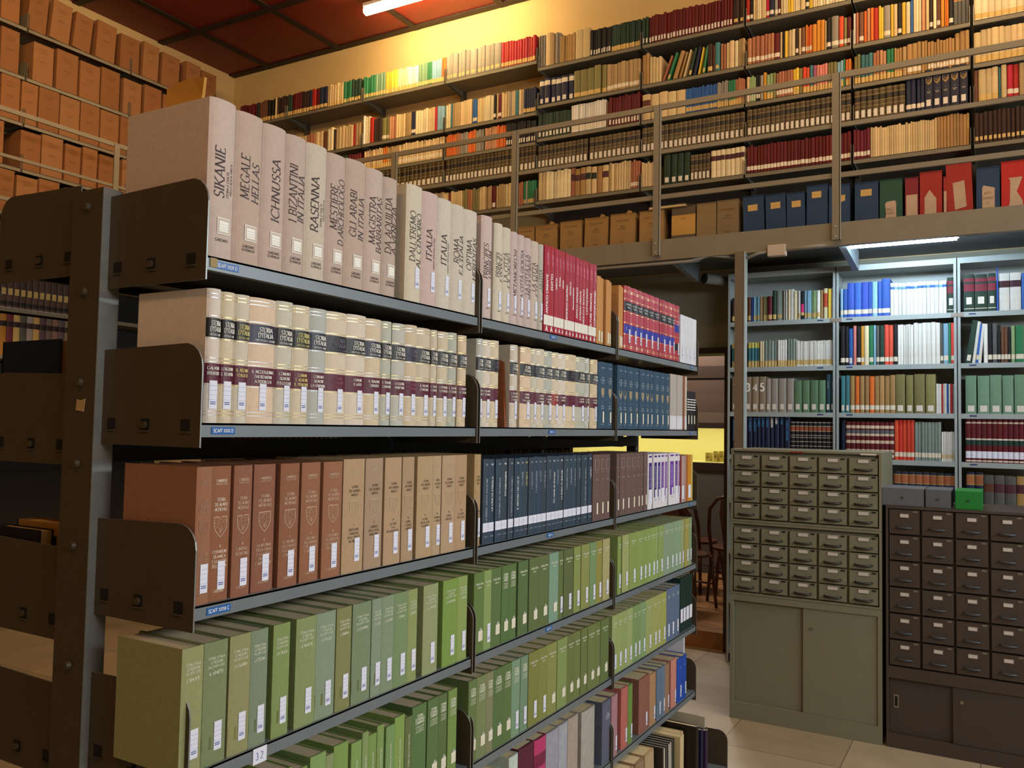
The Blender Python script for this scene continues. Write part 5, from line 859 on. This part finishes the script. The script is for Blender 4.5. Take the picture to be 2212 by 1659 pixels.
LROWS = [
(0, 'left lower case', .178, '1580 1586 1 db . t;1587 1591 1 sa;1591.5 1596 2 tn;1600 1614 3 tn;1615 1621 1 br . t;1621.5 1626 1 bb;1627 1640 3 lb . t;1641 1649 2 tn .;1649.5 1657 3 ol . u;1658 1667 1 mr . t;1668 1676 1 dg .218 t;1677 1691 1 gg .215 S;1692 1695 1 gy .215;1696 1701 1 wh .215;1702 1707 1 iv .218;1708 1713 2 wh .218;1714 1721 1 iv .205;1722 1728 2 wh .2 t;1729 1736 1 bk .2 Z;1737 1752 4 lb .2 t;1753 1763 3 lg .2 t;1764 1771 1 wh .2 t;1772 1777 1 kr .198;1778 1787 1 iv .21 K;1788 1795 1 yl .205;1796 1803 1 wh .212'),
(1, 'left lower case', .176, '1580 1595 3 tl . Y;1598 1612 2 tl . Y;1615 1640 4 tl . Y;1641 1650 2 iv .183 u;1651 1678 4 gg .187 u;1679 1699 4 wh .189 u;1700 1718 3 gg .192 u;1719 1799 24 wh .176 t;1800 1803 1 te .175'),
(3, 'left lower case', .29, '1581 1589 1 nv;1590 1594 1 nv;1597 1606 1 nv;1608 1614 1 nv .285;1615 1624 1 nv;1625 1634 1 nv;1635 1642 1 nv;1643 1651 1 nv;1652 1662 1 nv;1663 1671 1 nv;1672 1682 1 nv;1683 1693 1 nv;1694 1706 1 nv;1707 1803 10 bk .245 E'),
(0, 'middle lower case', .235, '1815 1820.5 1 lb .2 w;1821 1829.5 1 bb .195 w;1830 1844.5 1 bb . w;1845 1859.5 1 bb . w;1860 1876 1 bb . w;1876.5 1883 2 bb . w;1884 1895 1 lb .235 w;1896 1903.5 1 bb . w;1904 1922.5 1 bb .25 w;1923 2045 14 wh .215 C;2046 2063 1 dg .232 R'),
(1, 'middle lower case', .27, '1815 1824.5 1 bk . w;1825 1832.5 1 bk .265 w;1833 1842 1 bl .25 s;1843 1849.5 1 pk .268;1850 1859 1 bk .265 w;1859.5 1866 1 oy .265 w;1866.5 1876.5 1 iv .266 w;1877 1886.5 1 gr .265 w;1887 1892 1 lb .265;1892.5 1899 1 dy .265 w;1899.5 1910 1 dg .265 w;1910.5 1919.5 1 rc .265 w;1920 1929.5 1 rc .266 w;1930 1939 1 bk .265 w;1939.5 1973 6 wh .262;1973.5 2031 6 wh .27 ;2031.5 2037.5 1 dy .265 w;2038 2049 1 lb .262 w;2049.5 2054 1 gr .262;2054.5 2069 1 rc .262 w'),
(2, 'middle lower case', .248, '1816 1825 1 tl .252 s;1826 1835 1 tl .252 s;1836 1846 1 kr . w;1847 1856 1 or .245 w;1857 1867 1 kr . w;1868 1877 1 kr . w;1878 1888.5 1 or .245 w;1889 1898.5 1 kr . w;1899 1910 1 kr . w;1911 1921.5 1 kr .248 w;1922 1934 1 kr .25 w;1935 1955 1 ol .255 s;1957 1973 1 ol .25 s;1975 1998 1 ol .256 s;2000 2021 1 ol .256 s;2022 2034 2 wh .19;2034.5 2037 1 ro .19;2037.5 2045 2 wh .19;2045.5 2048.5 1 bl .19;2049 2053 1 wh .19;2053.5 2058 1 rd .19;2058.5 2069 3 gy .19'),
(3, 'middle lower case', .25, '1817 1826 1 nv .255;1827 1931 10 dr .247 P;1932 1975 5 ro .262 w;1976 2033 8 gg .25 w;2034 2070 9 wh .19 S'),
(4, 'middle lower case', .235, '1931 2071 9 nv . O'),
(0, 'right lower case', .225, '2082 2105 1 dg .24 R;2106 2133 1 dg .24 R;2134 2152 1 dg .24 R;2153 2157 1 bb .275;2158 2181 1 wh .235 V;2182 2206 1 wh .235 V;2207 2225 1 bl .23'),
(1, 'right lower case', .24, '2125 2134 1 wh .25;2134.5 2144 1 bk .25 w;2144.5 2154 1 dy .25 w;2154.5 2162 1 bk .235 w;2163 2177 2 br .225 w;2177.5 2183 1 bk .225 w;2184 2194 1 lg .23 w;2194.5 2212 1 gr .23 w'),
(2, 'right lower case', .242, '2086 2109.5 1 sg . s;2112 2138 1 sg . s;2139 2164.5 1 sg . s;2166 2190 1 sg . s;2192 2218 1 sg . s'),
(3, 'right lower case', .275, '2086 2225 12 dr .272 Q'),
(4, 'right lower case', .24, '2088 2106 1 nv .25 O;2107 2125 1 nv .25 O;2126 2148 1 dy .235 v;2149 2171 1 dy .235 v;2172 2196 1 dy .232 v;2197 2218 1 kr .235 v')]
for li, where, h0, spec in LROWS:
    far_row(spec.replace(' . ', f' {h0} ').replace(' .;', ';'), LCZ[li], YK, DL, f"{ORD(li+1)} shelf, {where}", h0, jit=.002)
# numbered volumes and other bigger spines, third shelf of the left case
def big(a, b, h, c, lab, li, deco=None, stk=True):
    z = LCZ[li]; X0, X1 = Xw(a, z, YK), Xw(b, z, YK); w = X1-X0-.001; mb, pg, dep = book_mesh(w, h, .22, [(0, h, farc(c))], None, PAGEF, .006, .002, .002, 6)
    if deco: deco(mb, dep, w, h)
    root = mb.build('reference_volume', None, ((X0+X1)/2, YK, z)); tag(root, lab, 'book')
    if stk:
        s = MB(); s.box((-min(.013, w*.3), -.0012, .02), (min(.013, w*.3), -.0004, .058), LAB); s.build('spine_label', root)
for i, (a, b) in enumerate(((1580, 1594.5), (1595, 1608.5), (1609, 1622.5), (1623.5, 1638), (1638.5, 1654))):
    def d(mb, dep, w, h): text_on(mb, str(i+1), 0, h*.70, .052, WHT, serif=False, thick=.2, dep=dep, off=.0012)
    big(a, b, .252, '857662', f'greyish tan volume numbered {"one two three four five".split()[i]} in large white numeral, lower left case', 2, d)
for i, (a, b) in enumerate(((1654.5, 1664.5), (1665, 1680), (1681, 1698), (1699, 1714.5))): big(a, b, .237, '8f8880', f'{ORD(i+1)} of four pale grey volumes right of the numbered ones, lower left case', 2)
for i, (a, b) in enumerate(((1715, 1731.5), (1732.5, 1748.5), (1749.5, 1767), (1768, 1783))): big(a, b, .222, '58785a', f'{ORD(i+1)} of four sage green volumes on the third shelf, lower left case', 2)
for i, (a, b) in enumerate(((1784, 1793.5), (1794, 1804))): big(a, b, .262, '1f4048', f'{("left", "right")[i]} of two dark teal volumes at the end, lower left case', 2, lambda mb, dep, w, h: text_on(mb, 'ENCICLOPEDIA', 0, .19, .006, ink('a8c0c4'), rot=90, serif=False, dep=dep, off=.0012))
NTT = ["L'UNIONE SOVIETICA", 'LE AMERICHE', 'LE AMERICHE', "L'AFRICA", "L'AFRICA", "L'EUROPA", "L'EUROPA", "L'ASIA", "L'ASIA", "L'ASIA E L'OCEANIA"]
for s, px in zip(NTT, (1585, 1617, 1630, 1640, 1649, 1658, 1669, 1679, 1689, 1702)):
    pass
TXTW = [(1585.5, 0), (1619.5, 1), (1629.5, 2), (1638.5, 3), (1647, 4), (1657, 5), (1666.5, 6), (1677, 7), (1688, 8), (1700, 9)]
for px, k in TXTW:
    x = Xw(px, LCZ[3], YK); best = min((o for o in bpy.data.objects if o.name.startswith('hardback_book') and abs(o.location.z-LCZ[3]) < .01 and o.location.y < YK+.02), key=lambda o: abs(o.location.x-x))
    m = MB(); text_on(m, NTT[k], 0, .28-len(NTT[k])*.0055-.004, .013, WHT if k in (6, 7) else ink('3f86c0'), rot=-90, serif=False, thick=.2, off=.002, maxw=len(NTT[k])*.0115); m.build('title_lettering', best)
# leaning books, second shelf of right case
for i, (px, c, h, w, a) in enumerate(((2091, 'dg', .275, .034, .16), (2103, 'wh', .265, .018, .13), (2110, 'bl', .25, .012, .11), (2116, 'wh', .25, .018, .09))):
    z = LCZ[1]; o = bpy.data.objects.new('leaning_book', far_mesh(w, h, .18, c, 'w' if i else 's')); SC.collection.objects.link(o); o.location = (Xw(px, z, YK), YK+.01, z+math.sin(a)*w/2+.0005); o.rotation_euler = (0, a, 0)
    tag(o, f'{ORD(i+1)} of four books leaning right on the right lower case, {CN[c]} cover', 'book')
# ================================================================= card-catalogue cabinets
HND = mat('dark_handle', '1e1e20', .35, 0, spec=.6); HNC = mat('metal_handle', '4a5058', .3, .05, metal=.4)
def drawer(parent, x0, x1, z0, z1, y, m, O, dark):
    w = x1-x0; h = z1-z0; P = Vector(((x0+x1)/2, y, z0))
    d = MB(); d.box((-w/2+.003, 0, .003), (w/2-.003, .02, h-.003), m); o = d.build('drawer', parent, P-O)
    l = MB(); ww = .026 if not dark else .02
    l.box((-ww-.004, -.003, h*.66), (ww+.004, 0, h*.66+.024), m if not dark else mat('bright_metal', '7c7468', .3, 0, metal=.6)); l.box((-ww, -.004, h*.66+.003), (ww, -.003, h*.66+.02), mat('sticker_paper', 'c8c0ba', .7, .04)); l.build('card_label', o)
    g = MB(); zz = h*.30; hx = .042 if not dark else .036
    g.tube([(-hx, -.004, zz), (-hx*.9, -.017, zz-.002), (0, -.022, zz-.003), (hx*.9, -.017, zz-.002), (hx, -.004, zz)], .0065 if not dark else .005, HND if not dark else HNC, 8); g.build('handle', o, smooth=True)
    t = MB(); t.box((w/2-.034, -.0015, h-.016), (w/2-.012, 0, h-.007), HND if not dark else mat('bright_metal', '8a8274', .35, 0, metal=.5)); t.build('number_plate', o)
def cabinet(name, x0, x1, yf, yb, z0, z1, m, label): 
    c = tag(empty(name, ((x0+x1)/2, yf, z0)), label, 'filing cabinet'); O = Vector(((x0+x1)/2, yf, z0))
    b = MB(); t = .012; X0, X1 = x0-O.x, x1-O.x; H = z1-z0; Dp = yb-yf
    b.box((X0, 0, 0), (X0+t, Dp, H), m); b.box((X1-t, 0, 0), (X1, Dp, H), m); b.box((X0+t, 0, H-t), (X1-t, Dp, H), m); b.box((X0+t, 0, 0), (X1-t, Dp, t), m); b.box((X0+t, .03, t), (X1-t, Dp, H-t), m); b.build('body', c)
    return c, O
AX = [-1.366, -.556]; YA = 4.962
for u, (z0, z1) in enumerate(((1.122, 1.540), (.706, 1.120))):
    c, O = cabinet('card_catalogue_cabinet', AX[0], AX[1], YA, 5.50, z0, z1, CABA, ('upper' if u == 0 else 'middle')+' olive grey card catalogue unit with twenty small drawers'+(', topmost of its stack' if u == 0 else ', above the sliding-door cupboard'))
    cw = (AX[1]-AX[0]-.024)/5
    for r in range(4):
        zz = z0+.016+(z1-z0-.044)*r/4
        for k in range(5): drawer(c, AX[0]+.012+cw*k+.004, AX[0]+.012+cw*(k+1)-.004, zz+.001, zz+(z1-z0-.044)/4-.001, YA+.004, CABA, O, False)
    if u == 0:
        m = MB(); m.box((-.10+.03, -.001, .402), (-.03+.03, 0, .41), mat('embossed_tape', '7a1a1a', .4, 0)); m.build('name_plate', c)
        m = MB(); m.box((.30, -.001, .403), (.38, 0, .412), LAB); m.build('paper_label', c)
c = tag(empty('sliding_door_cupboard', (sum(AX)/2, YA, 0)), 'olive grey steel cupboard with two sliding doors under the card catalogue', 'cupboard'); O = Vector((sum(AX)/2, YA, 0))
m = MB(); a, b = AX[0]-O.x, AX[1]-O.x
m.box((a, 0, 0), (a+.02, .53, .704), CABA); m.box((b-.02, 0, 0), (b, .53, .704), CABA); m.box((a+.02, 0, .67), (b-.02, .53, .704), CABA); m.box((a+.02, 0, 0), (b-.02, .53, .095), CABA); m.box((a+.02, .06, .095), (b-.02, .53, .67), CABA); m.build('body', c)
m = MB(); m.box((a+.021, .028, .096), (.02, .04, .669), CABA); m.build('sliding_door', c)
m = MB(); m.box((.0, .010, .096), (b-.021, .024, .669), CABA); o = m.build('sliding_door', c); m = MB(); m.tube([(.045, .004, .56), (.045, .010, .56)], .009, mat('bright_metal', '9a9688', .3, 0, metal=.8), 12); m.build('lock', o)
BX0, BX1 = -.536, .42; YBB = 4.965
c = tag(empty('card_catalogue_cabinet', ((BX0+BX1)/2, YBB, 0)), 'dark brownish-grey card catalogue cabinet with larger drawers, right of the olive one', 'filing cabinet'); O = Vector(((BX0+BX1)/2, YBB, 0))
m = MB(); a, b = BX0-O.x, BX1-O.x; H = 1.262
m.box((a, 0, 0), (a+.012, .5, H), CABB); m.box((b-.012, 0, 0), (b, .5, H), CABB); m.box((a+.012, 0, H-.014), (b-.012, .5, H), CABB); m.box((a+.012, 0, .36), (b-.012, .5, .42), CABB); m.box((a+.012, .03, .42), (b-.012, .5, H-.014), CABB)
m.box((a+.012, 0, 0), (b-.012, .5, .07), CABB); m.box((a+.012, .06, .07), (b-.012, .5, .36), CABB); m.build('body', c)
for r in range(6):
    z0 = .424+(H-.014-.424)*r/6
    for k in range(6): x = BX0+.012+.157*k; drawer(c, x+.003, x+.154, z0+.002, z0+(H-.014-.424)/6-.002, YBB+.003, CABB, O, True)
for i, (u0, u1, yy) in enumerate(((a+.013, -.15, .03), (-.165, b-.013, .012))):
    m = MB(); m.box((u0, yy, .072), (u1, yy+.014, .358), CABB); o = m.build('sliding_door', c)
    m = MB()
    if i == 0: m.box((u0+.02, yy-.003, .20), (u0+.045, yy, .27), mat('bright_metal', '8a8070', .35, 0, metal=.5)); m.box((u0+.026, yy-.004, .21), (u0+.039, yy-.003, .26), DARK); m.build('recessed_pull', o)  # dark box on the plate stands in for the pull's shaded hollow
    else: m.tube([(u0+.04, yy-.006, .285), (u0+.04, yy, .285)], .009, mat('bright_metal', '9a9688', .3, 0, metal=.8), 12); m.build('lock', o)
for x0, x1, cc, lab in ((-.556, -.352, '5f6168', 'wide grey cardboard file drawer on top of the dark cabinet, leftmost'), (-.346, -.226, '5a5c63', 'narrow grey file drawer on the dark cabinet, beside the green one'), (-.208, -.084, '1c7a2c', 'bright green file box on top of the dark cabinet')):
    mm = mat('box_board', cc, .75, .06, 20); root = empty('card_file_box', ((x0+x1)/2, 4.975, 1.262)); tag(root, lab, 'file box'); w = x1-x0
    m = MB(); m.box((-w/2, .004, 0), (w/2, .30, .094), mm); m.build('body', root); m = MB(); m.box((-w/2+.003, 0, .003), (w/2-.003, .004, .092), mm); m.build('front', root); m = MB(); m.tube([(0, -.006, .045), (0, 0, .045)], .006, HNC, 10); m.build('knob', root)
# ================================================================= lamps and conduits
def tube_lamp(x0, x1, y, z, col, strength, label, along='x', housing=None, diff=True):
    root = empty('fluorescent_lamp', ((x0+x1)/2, y, z)); tag(root, label, 'lamp'); L = (x1-x0)/2
    h = MB(); h.box((-L, -.035, .0), (L, .035, .03), housing or mat('lamp_housing', 'c8c4b8', .5, .02)); h.build('housing', root)
    t = MB(); em = mat('lamp_tube_'+str(strength), 'ffffff', .4, 0, emit=col, estr=strength)
    t.tube([(-L+.01, 0, -.034), (L-.01, 0, -.034)], .034, em, 12); t.build('tube', root, smooth=True)
    e = MB()
    for s in (-1, 1): e.box((s*L-.012*(s > 0), -.03, -.052), (s*L+.012*(s < 0), .03, .0), housing or mat('lamp_housing', 'c8c4b8', .5, .02))
    e.build('end_cap', root); return root
tube_lamp(-4.86, -3.62, 5.73, 5.325, 'ffdc9c', 110, 'warm glowing fluorescent tube on the red ceiling near the back wall')
tube_lamp(-.62, .62, 5.66, 5.325, 'ffd49a', 60, 'assumed warm ceiling tube out of view, further right along the back wall')  # assumed lamp beyond the frame, lighting the upper right shelves
tube_lamp(-.80, -.20, 5.50, 2.835, 'd4ecff', 75, 'bright cool white fluorescent lamp under the gallery above the bookcases')
root = empty('fluorescent_lamp', (-2.0, 5.46, 2.785)); tag(root, 'unlit grey tube lamp fixed under the gallery beam', 'lamp'); m = MB(); gl = mat('lamp_cover', '8f9498', .35, .03); m.tube([(-.30, 0, 0), (-.27, 0, 0), (.27, 0, 0), (.30, 0, 0)], [.015, .032, .032, .015], gl, 12); m.build('cover', root, smooth=True); m = MB(); m.box((-.28, -.02, .03), (.28, .02, .062), gl); m.build('housing', root)
CDT = mat('plastic_conduit', '9a958c', .5, .04)
m = MB(); m.tube([(-3.4, 5.37, 2.745), (-1.75, 5.37, 2.748), (-1.62, 5.37, 2.775), (-1.47, 5.40, 2.755)], .011, CDT); o = m.build('conduit', None, smooth=True); tag(o, 'grey plastic conduit running under the gallery beam, left of the post', 'pipe')
m = MB(); m.tube([(-1.38, 5.37, 2.738), (-1.31, 5.36, 2.76), (-1.25, 5.36, 2.765)], .011, CDT); m.tube([(-1.14, 5.36, 2.768), (-.95, 5.355, 2.772), (-.8, 5.37, 2.775), (1.2, 5.37, 2.778)], .011, CDT); o = m.build('conduit', None, smooth=True); tag(o, 'grey plastic conduit under the gallery beam, right of the post', 'pipe')
m = MB(); m.box((0, 0, 0), (.11, .05, .07), mat('plastic_box', 'b9a898', .5, .03)); o = m.build('junction_box', None, (-1.25, 5.335, 2.73), bevel=.004); tag(o, 'square pale electrical junction box under the gallery beam', 'electrical box')
m = MB(); m.tube([(-1.86, 6.02, 2.745), (-1.74, 6.25, 2.745)], .038, mat('grey_pipe', '7a7a72', .5, .05), 16, caps=False); m.tube([(-1.86, 6.02, 2.745), (-1.74, 6.25, 2.745)], .033, DARK, 16); o = m.build('duct_pipe', None, smooth=True); tag(o, 'open grey pipe end sticking out beside the left bookcase top', 'pipe')  # dark capped inner tube stands in for the shaded bore
# ================================================================= doorway and the room beyond
WD = mat('dark_wood', '2c1c12', .5, .1, 30, stretch=(8, 8, 1)); WP = mat('brown_panel', '4c382b', .6, .08, 8)
m = MB(); m.box((DX1-.006, WY1-.03, 0), (DX1+.018, WY1+.2, DZ+.03), WD); m.box((DX0-.03, WY1-.03, 0), (DX0+.01, WY1+.2, DZ+.03), WD); m.box((DX0+.01, WY1-.03, DZ-.015), (DX1-.006, WY1+.2, DZ+.03), WD)
struct(m.build('trim_1'))
wf = bpy.data.materials.new('wood_floor'); wf.use_nodes = True; nt = wf.node_tree; b = nt.nodes['Principled BSDF']; b.inputs['Roughness'].default_value = .3
tc = nt.nodes.new('ShaderNodeTexCoord'); mp = nt.nodes.new('ShaderNodeMapping'); mp.inputs['Scale'].default_value = (1.2, 14, 1); wv = nt.nodes.new('ShaderNodeTexNoise'); wv.inputs['Scale'].default_value = 3; wv.inputs['Detail'].default_value = 8; wv.inputs['Distortion'].default_value = 1.2
rp_ = nt.nodes.new('ShaderNodeValToRGB'); rp_.color_ramp.elements[0].position = .35; rp_.color_ramp.elements[1].position = .65; rp_.color_ramp.elements[0].color = lin('5f3d22'); rp_.color_ramp.elements[1].color = lin('b07a48')
nt.links.new(tc.outputs['Object'], mp.inputs[0]); nt.links.new(mp.outputs[0], wv.inputs[0]); nt.links.new(wv.outputs[0], rp_.inputs[0]); nt.links.new(rp_.outputs[0], b.inputs['Base Color'])
m = MB(); m.box((DX0+.012, WY1+.02, 0), (DX1-.008, WY1+.203, .125), wf); m.box((-5.095, WY1+.203, 0), (-.705, 8.985, .125), wf); m.build('x'); bpy.data.objects['x'].name = 'wooden_platform'; tag(bpy.data.objects['wooden_platform'], 'raised wooden platform with grained boards beyond the doorway', 'platform')
m = MB(); m.box((-5.2, WY1+.2, -.0), (-5.1, 9.8, 3.2), wallg); struct(m.build('wall_far_left')); m = MB(); m.box((-.7, WY1+.2, 0), (-.6, 9.8, 3.2), wallg); struct(m.build('wall_far_right')); m = MB(); m.box((-5.2, WY1+.2, 3.2), (-.6, 9.8, 3.3), wallg); struct(m.build('ceiling_far'))
# far partition: grey below, lit serving window, brown panels above
YP = 9.0; m = MB(); gp_ = mat('wall_plaster', '5a544c', .85, .05)
m.box((-5.1, YP, .125), (-.7, YP+.1, 1.21), gp_); m.box((-5.1, YP, 1.66), (-.7, YP+.1, 1.72), WD); m.box((-5.1, YP-.01, 1.21), (-.7, YP+.12, 1.29), WD)
m.box((-5.1, YP, 1.72), (-.7, YP+.1, 1.83), mat('brown_panel', '5f4c3c', .6, .05)); m.box((-5.1, YP, 1.83), (-.7, YP+.1, 2.02), WP); m.box((-5.1, YP, 2.02), (-.7, YP+.1, 2.2), mat('brown_panel', '463226', .6, .05)); m.box((-5.1, YP-.01, 2.2), (-.7, YP+.1, 2.33), WD); m.box((-5.1, YP, 2.33), (-.7, YP+.1, 3.2), WP)
struct(m.build('wall_far_partition'))
m = MB(); nw = mat('niche_wall', 'e6dfae', .8, .02); m.box((-5.1, YP+.75, 1.1), (-.7, YP+.8, 2.0), nw); m.box((-5.1, YP+.1, 1.25), (-.7, YP+.75, 1.29), nw); m.box((-5.1, YP+.1, 1.70), (-.7, YP+.75, 1.74), nw); struct(m.build('wall_niche'))
area('added_niche_light', (-2.9, YP+.4, 1.69), (-2.9, YP+.55, 1.3), 4.0, .25, 16, (1.0, .93, .50))  # unseen light added inside the niche to make its walls bright
for i, (x, w, h) in enumerate(((-3.78, .05, .06), (-3.30, .16, .07), (-2.77, .04, .12), (-2.70, .04, .12), (-2.62, .035, .10), (-2.86, .05, .10))):
    m = MB(); m.box((0, 0, 0), (w, .12, h), mat('niche_book', 'cbb878', .8, .1)); m.box((.004, -.001, h*.4), (w-.004, 0, h*.6), mat('niche_book', '9a8850', .8, .1)); tag(m.build('pale_book', None, (x, YP+.35, 1.29)), f'{ORD(i+1)} small pale yellow object on the lit ledge beyond the doorway', 'book')
# chairs stacked on the platform
CW = mat('polished_wood', '4a1f12', .22, .12, 20, spec=.7, stretch=(6, 6, 1))
def chair(x, y, z, rz, lab, tilt=0):
    r = empty('wooden_chair', (x, y, z), rz); r.rotation_euler = (tilt, 0, rz); tag(r, lab, 'chair', 'polished brown chairs beyond the doorway')
    m = MB(); m.prism([(.2*math.cos(R(a))*1.0, .2*math.sin(R(a)), .44) for a in range(0, 360, 20)], (0, 0, .03), CW); m.build('seat', r, bevel=.006)
    for sx, sy in ((-1, -1), (1, -1), (-1, 1), (1, 1)):
        m = MB(); m.tube([(sx*.20, sy*.19, 0), (sx*.165, sy*.155, .44)], [.014, .020], CW, 8); m.build('leg', r, smooth=True)
    m = MB(); m.tube([(-.17, .17, .44), (-.185, .21, .64), (-.17, .25, .82), (-.10, .27, .91), (0, .275, .94), (.10, .27, .91), (.17, .25, .82), (.185, .21, .64), (.17, .17, .44)], .017, CW, 8); m.build('back_frame', r, smooth=True)
    m = MB(); m.prism([(-.05, .19, .46), (.05, .19, .46), (.085, .245, .78), (.07, .265, .90), (-.07, .265, .90), (-.085, .245, .78)], (0, .010, 0), CW); m.build('splat', r, bevel=.004)
    m = MB(); m.tube([(-.18, -.17, .2), (.18, -.17, .2)], .009, CW, 6); m.tube([(-.18, .17, .2), (.18, .17, .2)], .009, CW, 6); m.build('stretcher', r, smooth=True)
for i, (x, y, z, rz) in enumerate(((-2.36, 7.15, .125, R(170)), (-2.78, 7.35, .125, R(200)), (-2.10, 7.75, .125, R(185)), (-2.55, 8.05, .125, R(160)), (-3.05, 7.9, .125, R(190)))):
    chair(x, y, z, rz, f"{('front', 'second', 'third', 'rear', 'leftmost')[i]} polished brown wooden chair crowded on the platform beyond the doorway")
for o in bpy.data.objects:
    if o.parent is None and o.get('label') and not 4 <= len(o['label'].split()) <= 16: print('LABELLEN', o.name, o['label'])
